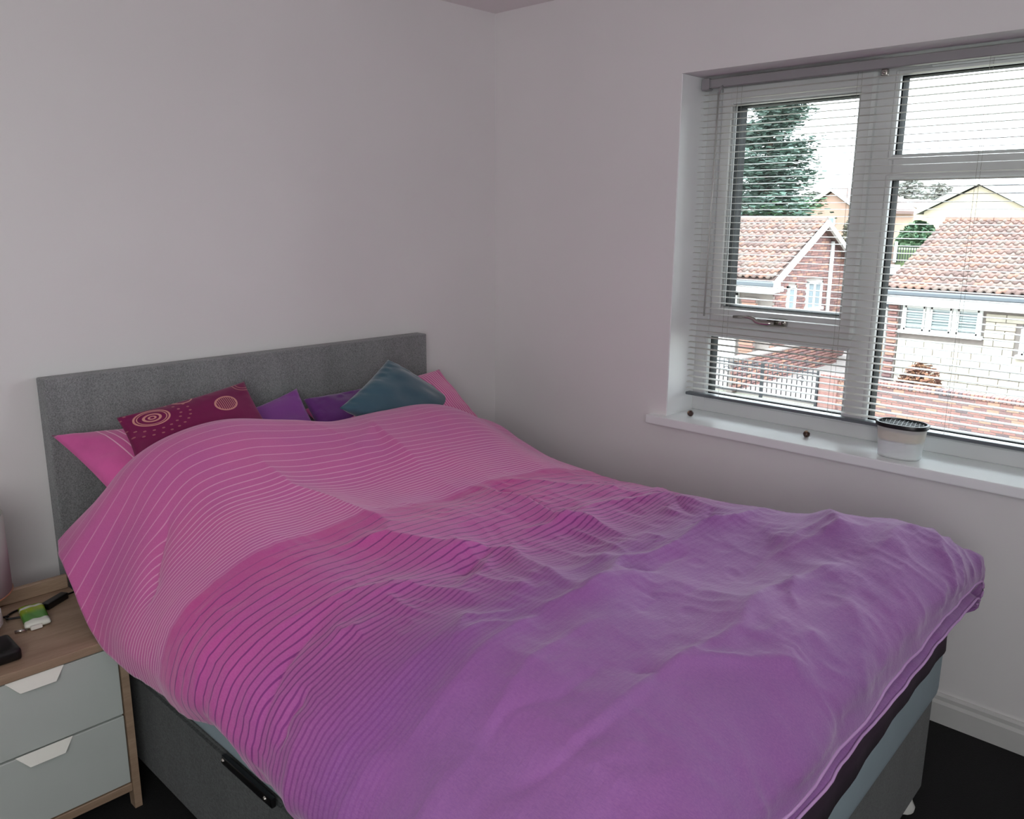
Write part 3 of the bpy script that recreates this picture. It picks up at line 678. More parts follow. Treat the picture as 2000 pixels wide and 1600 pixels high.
bm = bmesh.new(); tube_into(bm, [(-2.10+.1183*math.cos(2*PI*k/48), -.32+.1183*math.sin(2*PI*k/48), .587) for k in range(49)], .002, 6); link('shade_rim', bm, M['brass'], lp, True)
lathe('lamp_base', [(.060, 0), (.075, .006), (.090, .03), (.088, .058), (.06, .078), (.015, .088), (.009, .10), (.009, .20)], (-2.10, -.32, TZ), M['gloss'], lp, n=40)
bm = bmesh.new()
for k in range(3): tube_into(bm, [(-2.10, -.32, .665), (-2.10+.117*math.cos(2.1*k), -.32+.117*math.sin(2.1*k), .665)], .0015, 5)
link('shade_carrier', bm, M['chrome'], lp)
# tissue pack
pk = empty('tissue_pack', (-1.945, -.325, TZ), 'opened green and white pocket tissue pack on the nightstand', 'tissues')
N = NT('green_film_wrap'); N.setp(Roughness=.25); tc = N.n('TexCoord'); sx = N.n('SeparateXYZ'); N.l(tc.outputs['Generated'], sx.inputs[0])
wob = N.math('ADD', sx.outputs[1], N.math('MULTIPLY', N.noise(18, 2), .12)); rp = N.n('ValToRGB'); N.l(wob, rp.inputs[0]); el = rp.color_ramp.elements
el[0].position = 0; el[0].color = s2l((222, 224, 214))+(1,); el[1].position = 1; el[1].color = s2l((140, 168, 30))+(1,)
for p_, c in ((.24, (222, 224, 214)), (.27, (78, 140, 52)), (.50, (92, 156, 58)), (.66, (150, 176, 30)), (.80, (160, 182, 34)), (.82, (226, 230, 214)), (.90, (226, 230, 214)), (.92, (140, 168, 30))):
    e = el.new(p_); e.color = s2l(c)+(1,)
N.l(rp.outputs[0], N.p.inputs['Base Color']); M['pack'] = N.m
def puff(name, cx, cy, L, W, H, ang, z0, mat, parent, power=.35, n=22):
    bm = bmesh.new(); ca, sa = math.cos(ang), math.sin(ang); g_ = {}
    for s_ in (0, 1):
        for i in range(n+1):
            for j in range(n+1):
                u, v = 2*i/n-1, 2*j/n-1; h = max(0, (1-u**4)*(1-v**4))**power; e_ = i in (0, n) or j in (0, n)
                if s_ and e_: g_[(1, i, j)] = g_[(0, i, j)]; continue
                z = z0+H*.45+(H*.55*h*(1+.06*math.sin(u*7+v*5)) if s_ == 0 else -H*.45*h)
                x, y = u*W/2, v*L/2; g_[(s_, i, j)] = bm.verts.new((cx+x*ca-y*sa, cy+x*sa+y*ca, z))
    for s_ in (0, 1):
        for i in range(n):
            for j in range(n): bm.faces.new((g_[(s_, i, j)], g_[(s_, i+1, j)], g_[(s_, i+1, j+1)], g_[(s_, i, j+1)]))
    bmesh.ops.remove_doubles(bm, verts=bm.verts[:], dist=1e-6)
    return link(name, bm, mat, parent, True)
po = puff('wrapper', -1.940, -.318, .125, .058, .020, math.radians(-9), TZ, M['pack'], pk)
box('tissue_edge', (-1.968, -.386, TZ+.002), (-1.942, -.376, TZ+.012), simple('white_tissue', (226, 224, 216), .9), pk, bev=.003, seg=2)
# black inline switch on a cable
cb = empty('power_cable', (-1.87, -.255, TZ), 'black cable with an inline switch lying across the nightstand', 'cable')
a = Vector((-1.905, -.285, TZ+.009)); b = Vector((-1.845, -.248, TZ+.009))
bm = bmesh.new(); vs = bbox(bm, (-.036, -.011, -.0085), (.036, .011, .0085), .004, 2); bmesh.ops.rotate(bm, verts=bm.verts[:], cent=(0, 0, 0), matrix=Matrix.Rotation(math.atan2(b.y-a.y, b.x-a.x), 3, 'Z')); bmesh.ops.translate(bm, verts=bm.verts[:], vec=(a+b)/2)
link('inline_switch', bm, M['black'], cb)
def spline(pts, k=8):
    P = np.array(pts, float); return [tuple(p) for p in crom(P, [k]*(len(P)-1))]
tube('cable', spline([(-1.846, -.249, TZ+.008), (-1.825, -.240, TZ+.006), (-1.80, -.225, TZ+.0035), (-1.797, -.20, TZ+.003)]), .0027, M['black'], cb)
tube('cable', spline([(-1.903, -.284, TZ+.008), (-1.925, -.262, TZ+.0035), (-1.955, -.245, TZ+.0035), (-1.985, -.262, TZ+.0035), (-1.992, -.285, TZ+.006), (-1.965, -.292, TZ+.004), (-1.950, -.297, TZ+.0035)]), .0030, M['black'], cb)
tube('cable', spline([(-1.985, -.275, TZ+.0085), (-2.005, -.262, TZ+.0035), (-2.04, -.25, TZ+.0035), (-2.09, -.23, TZ+.0035), (-2.15, -.20, TZ+.003)]), .0030, M['black'], cb)
bc = bmesh.new(); bbox(bc, (-2.15, -.515, TZ), (-2.024, -.417, TZ+.030), .014, 5)
tag(link('glasses_case', bc, M['black'], None, True, origin=(-2.07, -.44, TZ)), 'rounded black case at the front corner of the nightstand', 'case')
tag(tube('metal_clip', [(-2.000, -.372, TZ+.005), (-1.988, -.376, TZ+.006), (-1.975, -.380, TZ+.005)], [.004, .0045, .003], M['chrome'], None, 8, origin=(-1.985, -.376, TZ)), 'small steel clip between the black case and the tissue pack', 'clip')

# ------------------------------------------------------------------ things on the sill
SZ = .7652
M['conker'] = simple('dark_brown_nut', (62, 38, 30), .35, var=.35, nscale=90); M['conker2'] = simple('tan_nut_scar', (150, 122, 98), .7)
def conker(x, y, r, lab, rot):
    bm = bmesh.new(); bmesh.ops.create_uvsphere(bm, u_segments=24, v_segments=16, radius=r)
    for v in bm.verts:
        n_ = 1+.05*mnoise.noise(v.co*90+Vector((x*9, y*9, 0))); v.co = Vector((v.co.x*1.0*n_, v.co.y*.96*n_, v.co.z*.92*n_))
    bmesh.ops.translate(bm, verts=bm.verts[:], vec=(x, y, SZ+r*.93)); o = link('conker', bm, M['conker'], None, True, origin=(x, y, SZ)); tag(o, lab, 'conker')
    bm = bmesh.new(); bmesh.ops.create_uvsphere(bm, u_segments=16, v_segments=8, radius=r*.5)
    for v in bm.verts: v.co.z *= .22
    bmesh.ops.translate(bm, verts=bm.verts[:], vec=(0, 0, r*.86)); bmesh.ops.rotate(bm, verts=bm.verts[:], cent=(0, 0, 0), matrix=rot); bmesh.ops.translate(bm, verts=bm.verts[:], vec=(x, y, SZ+r*.93))
    link('scar', bm, M['conker2'], o, True)
conker(.060, -.936, .0115, 'brown conker on the sill in the left corner of the window', Matrix.Rotation(-.9, 3, 'Y') @ Matrix.Rotation(-.6, 3, 'X'))
conker(.072, -1.366, .0115, 'brown conker on the sill between the corner and the plastic tub', Matrix.Rotation(-.3, 3, 'Y'))
# moisture absorber tub
tb = empty('moisture_absorber', (.050, -1.667, SZ), 'clear plastic moisture absorber tub with a black grille lid on the sill', 'tub')
N = NT('frosted_plastic'); N.setp(Roughness=.35, Base_Color=(.97, .98, .98)); N.p.inputs['Transmission Weight'].default_value = .7; N.p.inputs['IOR'].default_value = 1.15
N.p.inputs['Transmission Weight'].default_value = 0.; tr = N.n('BsdfTransparent'); mx = N.n('MixShader'); mx.inputs[0].default_value = .30
N.l(tr.outputs[0], mx.inputs[1]); N.l(N.p.outputs[0], mx.inputs[2]); N.l(mx.outputs[0], N.out.inputs[0]); M['frost'] = N.m
def oval(r, k, n=56): # superellipse, long in y
    return [(.052*r*math.copysign(abs(math.cos(2*PI*i/n))**.8, math.cos(2*PI*i/n)), 0.074*r*math.copysign(abs(math.sin(2*PI*i/n))**.8, math.sin(2*PI*i/n))) for i in range(n)]
def oval_stack(name, prof, mat, parent, close=True):
    bm = bmesh.new(); R = []
    for r, z in prof: R.append([bm.verts.new((.050+x, -1.667+y, SZ+z)) for x, y in oval(r, 0)])
    for a, b in zip(R, R[1:]):
        for k in range(len(a)): bm.faces.new((a[k], a[(k+1) % len(a)], b[(k+1) % len(b)], b[k]))
    if close: bm.faces.new(R[0]); bm.faces.new(R[-1])
    o = link(name, bm, mat, parent, True); m_ = o.modifiers.new('e', 'EDGE_SPLIT'); m_.split_angle = .6; return o
oval_stack('tub', [(.78, 0), (.81, .002), (.84, .030), (.88, .060), (.93, .092), (.96, .0975), (.94, .0975), (.90, .090), (.86, .06), (.82, .03), (.78, .003)], M['frost'], tb)
oval_stack('crystal_tray', [(.84, .055), (.86, .056), (.895, .082), (.88, .083), (.84, .060)], simple('cream_tray_filling', (206, 196, 176), .7, var=.05), tb)
oval_stack('liquid', [(.76, .004), (.80, .03), (.83, .052), (.6, .0525)], simple('collected_brine', (214, 224, 226), .2, var=.02), tb)
oval_stack('lid', [(.985, .094), (1.0, .095), (1.0, .104), (.985, .1065), (.90, .1065), (.88, .103), (.88, .096), (.985, .094)], M['black'], tb, False)
bm = bmesh.new()
for k in range(-6, 7):
    for sgn in (-1, 1):
        y0 = k*.012; hw = .046*math.sqrt(max(0, 1-(y0/.072)**2))
        if hw > .008: tube_into(bm, [(.050-hw, -1.667+y0-sgn*.010, SZ+.103), (.050, -1.667+y0, SZ+.1045), (.050+hw, -1.667+y0+sgn*.010, SZ+.103)], .0011, 5)
link('grille', bm, simple('grey_grille', (60, 64, 70), .4), tb)
oval_stack('membrane', [(.875, .0985), (.6, .0995), (.2, .100)], simple('pale_membrane', (190, 196, 200), .7), tb)

# ------------------------------------------------------------------ outside
def osimple(name, rgb, *a_, **k_):
    """outdoor paint: swatch scaled darker throughout, to balance the strong sky light"""
    return simple(name, tuple(x*.765 for x in s2l(rgb)), *a_, lin=True, **k_)
GZ = -2.74
M['road'] = osimple('verge', (138, 138, 122), .95, var=.2, nscale=1.5, bump=.3, bscale=20, bdist=.02)
M['pave'] = osimple('pale_paving', (146, 136, 132), .9, var=.08, nscale=2)
M['mortar'] = osimple('mortar', (150, 140, 134), .95, var=.08)
bricks = [osimple('brick_red', (148, 108, 101), .9, var=.14, nscale=12, bump=.3, bscale=50, bdist=.004), osimple('brick_orange', (170, 130, 112), .9, var=.14, nscale=12, bump=.3, bscale=50, bdist=.004),
          osimple('brick_plum', (130, 100, 98), .9, var=.15, nscale=12, bump=.3, bscale=50, bdist=.004), osimple('brick_dark', (108, 92, 94), .9, var=.15, nscale=12)]
tiles_m = [osimple('roof_tile_pink', (134, 108, 100), .9, var=.14, nscale=9), osimple('roof_tile_brown', (116, 94, 88), .9, var=.14, nscale=9), osimple('roof_tile_grey', (128, 112, 104), .9, var=.14, nscale=9), osimple('roof_tile_rust', (146, 112, 98), .9, var=.12, nscale=9)]
M['white_paint'] = osimple('white_fascia', (226, 226, 222), .6, var=.03)
M['lead'] = osimple('grey_gutter', (96, 102, 108), .5, var=.06)
M['pale_stone'] = osimple('pale_buff_stone', (190, 182, 166), .95, var=.08, nscale=3)
stones = [osimple('buff_block', (194, 186, 170), .95, var=.07, nscale=5), osimple('cream_block', (200, 194, 180), .95, var=.06, nscale=5), osimple('pinkish_block', (192, 180, 166), .95, var=.08, nscale=5)]
M['redbrickwall'] = osimple('red_brickwork_far', (158, 92, 82), .9, var=.12, nscale=3)
M['fence'] = osimple('orange_larch_boards', (190, 140, 80), .8, var=.14, nscale=5, stretch=(1, 1, .1))
M['iron'] = osimple('black_iron', (40, 42, 46), .6, var=.1)
M['grass'] = osimple('lawn', (132, 150, 104), .95, var=.2, nscale=4)
struct(box('ground', (3, -60, GZ-.2), (260, 140, GZ), M['road']))
g0 = box('driveway', (16.1, -20, GZ), (40, 40, GZ+.07), M['pave'], origin=(20, 5, GZ)); struct(g0)

def inst(name, me, mat_i, parent, loc, rot=None, sc=None):
    o = bpy.data.objects.new(name, me); COL.objects.link(o)
    if parent is not None: o.parent = parent; o.location = Vector(loc)-worldloc(parent)
    else: o.location = loc
    if rot: o.rotation_euler = rot
    if sc: o.scale = sc
    return o
def unit_box(name, sx, sy, sz, mat, bev):
    bm = bmesh.new(); bbox(bm, (-sx/2, -sy/2, -sz/2), (sx/2, sy/2, sz/2), bev); o = link(name, bm, mat); me = o.data; bpy.data.objects.remove(o); return me
BRK = [unit_box('brick', .10, .218, .066, m, .006) for m in bricks]
BRS = [unit_box('brick', .24, .066, .108, m, .006) for m in bricks]
BRKX = [unit_box('brick', .218, .10, .066, m, .006) for m in bricks]
def pickb(): return random.choices(range(4), (5, 2.4, 3, 1))[0]

# garden wall across the road: courses of single bricks under a soldier coping
gw = empty('garden_wall', (15.8, 3.0, GZ), 'low red brick garden wall along the road in front of the pale bungalow', 'wall')
WTOP = -1.94; WY_A, WY_B = 5.38, -1.2
box('mortar_core', (15.812, WY_B, GZ), (15.99, WY_A, WTOP-.118), M['mortar'], gw)
nc = 9; ch = (WTOP-.112-GZ)/nc; cnt = 0
stuff = bmesh.new()
for r in range(nc):
    y = WY_A-.002-(.115 if r % 2 else 0)
    if r % 2: 
        pass
    while y > WY_B:
        z = GZ+ch*(r+.5); w_ = .218
        if y-w_/2 > .9: inst('brick', BRK[pickb()], 0, gw, (15.85+random.uniform(-.004, .004), y-w_/2, z), sc=(1, 1, (ch-.008)/.066))
        else: bbox(stuff, (15.80, y-w_, z-ch/2+.004), (15.9, y, z+ch/2-.004))
        y -= .228
o = link('brickwork', stuff, bricks[0], gw); o['kind'] = 'stuff'
y = WY_A+.01
while y > .9:
    inst('coping_brick', BRS[pickb()], 0, gw, (15.895+random.uniform(-.003, .003), y-.033, WTOP-.054+random.uniform(-.003, .003))); y -= .074
box('coping_run', (15.78, WY_B, WTOP-.108), (16.01, y, WTOP), bricks[1], gw, bev=.01)
# gate pier end
box('pier', (15.74, 4.98, GZ), (16.06, 5.40, WTOP-.06), bricks[0], gw, bev=.01)
for k in range(8): box('pier_joint', (15.738, 4.979, GZ+.08+k*.085), (15.741, 5.401, GZ+.088+k*.085), M['mortar'], gw)

# driveway gates: two leaves of iron bars with scrolls
def gate(y0, y1, lab):
    g = empty('driveway_gate', (15.8, (y0+y1)/2, GZ+.04), lab, 'gate', 'driveway gates')
    for yy in (y0, y1): box('gate_post', (15.785, yy-.022, GZ+.04), (15.815, yy+.022, GZ+.86), M['iron'], g)
    for z in (.10, .42, .78): box('gate_rail', (15.79, y0, GZ+z), (15.81, y1, GZ+z+.025), M['iron'], g)
    n_ = int((y1-y0)/.115)
    for k in range(1, n_):
        yy = y0+(y1-y0)*k/n_; h = .86+.06*math.sin(PI*k/n_)
        tube('gate_bar', [(15.8, yy, GZ+.10), (15.8, yy, GZ+h)], .012, M['iron'], g, 5)
    for k in range(2):
        cy = y0+(y1-y0)*(.28+.44*k)
        pts = [(15.79, cy+(.10-.008*t)*math.cos(t*.7)*1., GZ+.60+(.10-.008*t)*math.sin(t*.7)) for t in range(11)]
        tube('gate_scroll', pts, .009, M['iron'], g, 5)
gate(5.46, 6.80, 'black iron scrollwork gate leaf hinged on the brick pier'); gate(6.84, 8.10, 'black iron scrollwork gate leaf on the far side from the brick pier')
tag(box('gate_pillar', (15.70, 5.405, GZ), (15.78, 5.455, -1.98), M['iron'], origin=(15.74, 5.43, GZ)), 'slim black post carrying the gate against the brick pier', 'post')

# boundary wall running back along the drive
bw = empty('boundary_wall', (18.5, 7.7, GZ), 'low red brick boundary wall with pale coping running back beside the driveway', 'wall')
box('mortar_core', (15.9, 7.66, GZ), (22.0, 7.80, -1.93), M['mortar'], bw)
bmst = bmesh.new(); cnt = 0
for r in range(9):
    x = 15.95-(.11 if r % 2 else 0)
    while x < 21.9:
        z = GZ+.04+.087*r+.04
        if x < 21.0: inst('brick', BRKX[pickb()], 0, bw, (x+.115, 7.64+random.uniform(-.003, .003), z))
        else: bbox(bmst, (x, 7.60, z-.033), (x+.218, 7.68, z+.033))
        x += .23
o = link('brickwork', bmst, bricks[0], bw); o['kind'] = 'stuff'
k = 0
while 15.9+k*.6 < 22: box('coping_slab', (15.9+k*.6+.006, 7.56, -1.93), (15.9+k*.6+.594, 7.86, -1.87), M['pave'], bw, bev=.01); k += 1

# roof tile: a pantile with one roll
def tile_mesh(mat, tw=.205, tl=.30):
    bm = bmesh.new(); prof = []
    for i in range(7):
        t = i/6; prof.append((t*tw, (.048*math.sin(PI*min(1, t/.5)) if t < .5 else -.016*math.sin(PI*(t-.5)/.5))))
    A = [bm.verts.new((0, y, z+.045)) for y, z in prof]; B = [bm.verts.new((tl, y, z)) for y, z in prof]; C = [bm.verts.new((.012, y, z-.0)) for y, z in prof]
    for i in range(6): bm.faces.new((A[i], A[i+1], B[i+1], B[i])); bm.faces.new((C[i], C[i+1], A[i+1], A[i]))
    o = link('tile', bm, mat, None, True); m_ = o.data; bpy.data.objects.remove(o); return m_
TILE = [tile_mesh(m) for m in tiles_m]
def roof(parent, xe, ze, xr, zr, y_start, ydir, ncol, nrow, n_single):
    """tiles on the slope from eave (xe,ze) up to ridge (xr,zr); single tiles near, the rest joined"""
    L = math.hypot(xr-xe, zr-ze); ang = math.atan2(zr-ze, xr-xe); st = L/nrow; bm = bmesh.new()
    for c_ in range(ncol):
        for r in range(nrow):
            d = r*st; p = (xe+math.cos(ang)*d-.01*math.sin(ang), y_start+ydir*(c_+(1 if ydir < 0 else 0))*.2, ze+math.sin(ang)*d+.012*math.cos(ang))
            mi = random.choices(range(4), (4, 3, 3, 2))[0]
            if c_ < n_single: inst('tile', TILE[mi], 0, parent, p, rot=(0, -ang, 0), sc=((st+.03)/.29, 1, 1))
            else:
                k0 = len(bm.verts); bm.from_mesh(TILE[mi]); vs = bm.verts[k0:] if False else list(bm.verts)[k0:]
                bmesh.ops.transform(bm, matrix=Matrix.Translation(p) @ Matrix.Rotation(-ang, 4, 'Y'), verts=vs)
                
    if ncol > n_single:
        o = link('roof_tiling', bm, tiles_m[0], parent, True); o['kind'] = 'stuff'

# pale bungalow across the road
rh = empty('bungalow', (22, 1.5, GZ), 'pale stone bungalow with a pinkish pantile roof and white window shutters', 'house')
box('wall', (20.15, -6, GZ), (27.8, 5.30, -.28), M['mortar'], rh)
poly_prism('gable_wall', [(20.1, -.3), (24, 1.38), (27.9, -.3)], 'y', 4.9, 5.30, M['pale_stone'], rh)
poly_prism('roof_deck', [(19.75, -.28), (24, 1.44), (28.25, -.28), (28.25, -.36), (24, 1.34), (19.75, -.36)], 'y', -6.2, 5.60, tiles_m[1], rh)
roof(rh, 19.72, -.235, 24.0, 1.47, 5.66, -1, 42, 16, 17)
bm = bmesh.new(); 
for k in range(28): tube_into(bm, [(24, 5.66-k*.42, 1.48), (24, 5.66-(k+1)*.42+.01, 1.48)], [.10, .115], 8)
o = link('ridge_tiles', bm, tiles_m[3], rh); o['kind'] = 'stuff'
poly_prism('verge_board', [(19.65, -.27), (24, 1.47), (24, 1.37), (19.65, -.37)], 'y', 5.60, 5.68, M['pale_stone'], rh)
box('gutter', (19.58, -6.2, -.40), (19.74, 5.95, -.27), M['lead'], rh, bev=.03)
box('fascia', (19.72, -6.2, -.64), (19.90, 5.92, -.36), M['white_paint'], rh, bev=.01)
box('soffit', (19.74, -6.2, -.62), (20.15, 5.90, -.58), M['white_paint'], rh)
tube('downpipe', [(19.72, 5.84, -.42), (19.80, 5.80, -.60), (20.05, 5.62, -.78), (20.08, 5.60, -2.6)], .042, M['white_paint'], rh, 10)
# brick quoin pier: single bricks
y0, y1 = 5.31, 5.54
box('pier_core', (20.02, y0, GZ), (20.15, y1+.02, -.62), M['mortar'], rh)
for r in range(24): inst('brick', BRK[pickb()], 0, rh, (19.98, (y0+y1)/2+(.02 if r % 2 else -.01), GZ+.14+r*.082), sc=(1, 1.0, 1))
# stone blocks of the front wall round the windows
wins = [(3.36, 5.24, -1.36, -.60), (.55, 2.50, -1.72, -.96)]
SB = [unit_box('stone_block', .08, .437, .187, m, .012) for m in stones]; SBh = [unit_box('stone_block', .08, .207, .187, m, .012) for m in stones]
for r in range(11):
    z = -2.60+r*.197; y = 5.30; k = 0
    while y > 1.2:
        half = (k == 0 and r % 2); wl = .217 if half else .447
        cy = y-wl/2; hit = any(a < cy+wl/2-.02 and b > cy-wl/2+.02 and c_ < z+.09 and d_ > z-.09 for a, b, c_, d_ in wins)
        if not hit and z < -.66: inst('stone_block', (SBh if half else SB)[random.randrange(3)], 0, rh, (20.115, cy, z))
        elif z < -.66:
            for q in ((y-wl*.25), (y-wl*.75)):
                if not any(a < q+.1 and b > q-.1 and c_ < z+.09 and d_ > z-.09 for a, b, c_, d_ in wins) and not half: inst('stone_block', SBh[random.randrange(3)], 0, rh, (20.115, q, z))
        y -= wl; k += 1
def shutter_window(parent, x, ya, yb, za, zb, nl, slats=True):
    w_ = boxes('window', [((x-.06, ya, za), (x+.04, ya+.07, zb)), ((x-.06, yb-.07, za), (x+.04, yb, zb)), ((x-.06, ya, zb-.07), (x+.04, yb, zb)), ((x-.12, ya-.05, za-.02), (x+.04, yb+.05, za+.07))]+[((x-.055, ya+(yb-ya)*k/nl-.05, za+.05), (x+.04, ya+(yb-ya)*k/nl+.05, zb-.05)) for k in range(1, nl)], M['white_paint'], parent, bev=.008)
    for k in range(nl):
        a = ya+(yb-ya)*k/nl+.07; b = ya+(yb-ya)*(k+1)/nl-.07
        boxes('casement', [((x-.07, a-.01, za+.07), (x-.02, a+.04, zb-.07)), ((x-.07, b-.04, za+.07), (x-.02, b+.01, zb-.07)), ((x-.07, a, za+.07), (x-.02, b, za+.12)), ((x-.07, a, zb-.12), (x-.02, b, zb-.07))], M['white_paint'], w_)
        box('pane', (x-.03, a+.03, za+.10), (x-.025, b-.03, zb-.10), M['glass'], w_)
        box('shade_behind', (x+.02, a+.02, za+.08), (x+.03, b-.02, zb-.08), M['dglass'], w_)
        if slats:
            bm = bmesh.new(); zz = za+.14
            while zz < zb-.12: bbox(bm, (x-.015, a+.04, zz), (x+.012, b-.04, zz+.035)); zz += .065
            link('shutter', bm, osimple('shutter_white', (214, 220, 220), .5), w_)
    return w_
shutter_window(rh, 20.10, *wins[0], 3); shutter_window(rh, 20.10, *wins[1], 3)
# orange board fence and side gate beyond the downpipe
fe = empty('board_fence', (20.6, 6.2, GZ), 'orange timber side gate beside the pale bungalow', 'fence')
for k in range(9): box('board', (20.6, 5.62+k*.112, GZ+.15), (20.63, 5.62+k*.112+.104, -.98+random.uniform(-.01, .01)), M['fence'], fe)
box('fence_rail', (20.63, 5.6, -1.3), (20.67, 6.65, -1.2), M['fence'], fe)

# dead shrub on the garden side of the wall
def shrub(name, c, rx, ry, rz, n_, mats, lab, cat, seed, leaf=.05, stems=14):
    rnd = random.Random(seed); root = empty(name, (c[0], c[1], c[2]), lab, cat); bm = bmesh.new()
    for i in range(n_):
        th = rnd.uniform(0, 2*PI); ph_ = rnd.uniform(0, PI/2); rr_ = rnd.uniform(.45, 1)**.5
        p = Vector((c[0]+rx*rr_*math.cos(th)*math.cos(ph_), c[1]+ry*rr_*math.sin(th)*math.cos(ph_), c[2]+.05+rz*rr_*math.sin(ph_)*(1+.25*math.sin(th*3))))
        q = Matrix.Rotation(rnd.uniform(0, 6.3), 3, 'Z') @ Matrix.Rotation(rnd.uniform(-1.2, 1.2), 3, 'X'); s_ = leaf*rnd.uniform(.6, 1.4)
        v = [bm.verts.new(p+q @ Vector(a)*s_) for a in ((-1, -.4, 0), (1, -.4, 0), (.7, .5, .2), (-.7, .5, .2))]
        f = bm.faces.new(v); f.material_index = rnd.randrange(len(mats))
    o = link('foliage', bm, mats, root); o['kind'] = 'stuff'
    bm = bmesh.new()
    for i in range(stems):
        th = rnd.uniform(0, 2*PI); tube_into(bm, [c, (c[0]+rx*.5*math.cos(th), c[1]+ry*.5*math.sin(th), c[2]+rz*.5), (c[0]+rx*.9*math.cos(th), c[1]+ry*.9*math.sin(th), c[2]+rz*.8*rnd.uniform(.5, 1.2))], [.015, .01, .005], 5)
    link('stems', bm, osimple('twig', (110, 84, 66), .9), root); return root
brn = [osimple('dry_leaf_rust', (136, 92, 72), .9, var=.2), osimple('dry_leaf_brown', (110, 80, 68), .9, var=.2), osimple('dry_leaf_tan', (164, 122, 92), .9, var=.2)]
grn = [osimple('leaf_green', (88, 112, 82), .8, var=.2, nscale=3), osimple('leaf_dark', (58, 92, 62), .8, var=.2, nscale=3), osimple('leaf_mid', (104, 140, 88), .8, var=.2, nscale=3)]
shrub('shrub', (17.5, 3.85, GZ+.07), .40, .62, .78, 2600, brn, 'rounded brown leaved shrub behind the garden wall below the shuttered window', 'shrub', 4)

# left red brick bungalow, gable end towards us
lh = empty('bungalow', (21, 10.5, GZ), 'red brick bungalow with its gable end facing the driveway, white bargeboards', 'house')
GY = 8.0
poly_prism('wall', [(18.45, GZ), (23.35, GZ), (23.35, .10), (20.9, 1.32), (18.45, .10)], 'y', GY+.02, 16, M['mortar'], lh)
gb = bmesh.new(); r = 0
while True:
    z = GZ+.10+r*.078
    if z > 1.28: break
    half = 2.45 if z < .1 else max(0, (1.32-z)/1.22*2.45)
    x = 20.9-half+(0 if r % 2 else .11)
    while x < 20.9+half-.05:
        skip = any(a-.04 < x+.1 < b+.02 and c_-.03 < z < d_+.03 for a, b, c_, d_ in ((19.18, 19.66, -1.10, -.30), (20.35, 21.3, -1.05, -.24)))
        if not skip: bbox(gb, (x, GY-.004-random.uniform(0, .008), z), (min(x+.218, 20.9+half), GY+.03, z+.068), mi=random.choices((0, 1, 2), (5, 1.5, 3))[0])
        x += .229
    r += 1
o = link('brickwork', gb, bricks[:3], lh); o['kind'] = 'stuff'
poly_prism('roof_deck', [(17.95, -.08), (20.9, 1.40), (23.85, -.08), (23.85, -.17), (20.9, 1.30), (17.95, -.17)], 'y', GY-.18, 16.2, tiles_m[1], lh)
roof(lh, 17.93, -.05, 20.9, 1.43, GY-.20, 1, 38, 12, 16)
bm = bmesh.new()
for k in range(20): tube_into(bm, [(20.9, GY-.2+k*.42, 1.44), (20.9, GY-.2+(k+1)*.42-.01, 1.44)], [.10, .115], 8)
o = link('ridge_tiles', bm, tiles_m[2], lh); o['kind'] = 'stuff'
for sx_ in (-1, 1): poly_prism('bargeboard', [(20.9+sx_*3.02, -.16), (20.9, 1.45), (20.9, 1.28), (20.9+sx_*3.02, -.33)], 'y', GY-.28, GY-.20, M['white_paint'], lh)
box('gutter', (17.82, GY-.25, -.26), (17.96, 16.2, -.12), M['lead'], lh, bev=.03)
box('fascia', (17.94, GY-.2, -.42), (18.40, 16.2, -.18), M['white_paint'], lh, bev=.01)
tube('downpipe', [(21.75, GY-.05, .85), (21.75, GY-.05, -2.6)], .06, M['white_paint'], lh, 10)
box('render_panel', (18.36, 9.0, GZ+.1), (18.44, 12.5, -.45), M['white_paint'], lh)
w2 = boxes('window', [((18.30, 9.0, -1.3), (18.37, 9.08, -.5)), ((18.30, 10.6, -1.3), (18.37, 10.68, -.5)), ((18.30, 9.0, -.56), (18.37, 10.68, -.5)), ((18.30, 9.0, -1.36), (18.37, 10.68, -1.28))], M['white_paint'], lh)
box('pane', (18.34, 9.06, -1.3), (18.355, 10.6, -.54), M['dglass'], w2)
for k in range(24): inst('brick', BRK[(1, 1, 0)[k % 3]], 0, lh, (18.32, 8.62+(.02 if k % 2 else 0), GZ+.14+k*.083), sc=(1.2, 1.9, 1.05))
box('pier_core', (18.30, 8.42, GZ), (18.45, 8.84, -.6), M['mortar'], lh)
def gable_window(xa, xb, za, zb, nl):
    w_ = boxes('window', [((xa, GY-.06, za), (xa+.07, GY+.05, zb)), ((xb-.07, GY-.06, za), (xb, GY+.05, zb)), ((xa, GY-.06, zb-.07), (xb, GY+.05, zb)), ((xa-.05, GY-.12, za-.03), (xb+.05, GY+.05, za+.06))]+[((xa+(xb-xa)*k/nl-.03, GY-.055, za), (xa+(xb-xa)*k/nl+.03, GY+.05, zb)) for k in range(1, nl)], M['white_paint'], lh, bev=.006)
    for k in range(nl): box('pane', (xa+(xb-xa)*k/nl+.04, GY-.01, za+.06), (xa+(xb-xa)*(k+1)/nl-.04, GY, zb-.06), M['dglass'], w_)
gable_window(19.18, 19.66, -1.10, -.30, 1); gable_window(20.35, 21.3, -1.05, -.24, 2)
box('wall_lamp', (18.6, GY-.14, -.42), (18.72, GY, -.28), M['white_paint'], lh, bev=.02)

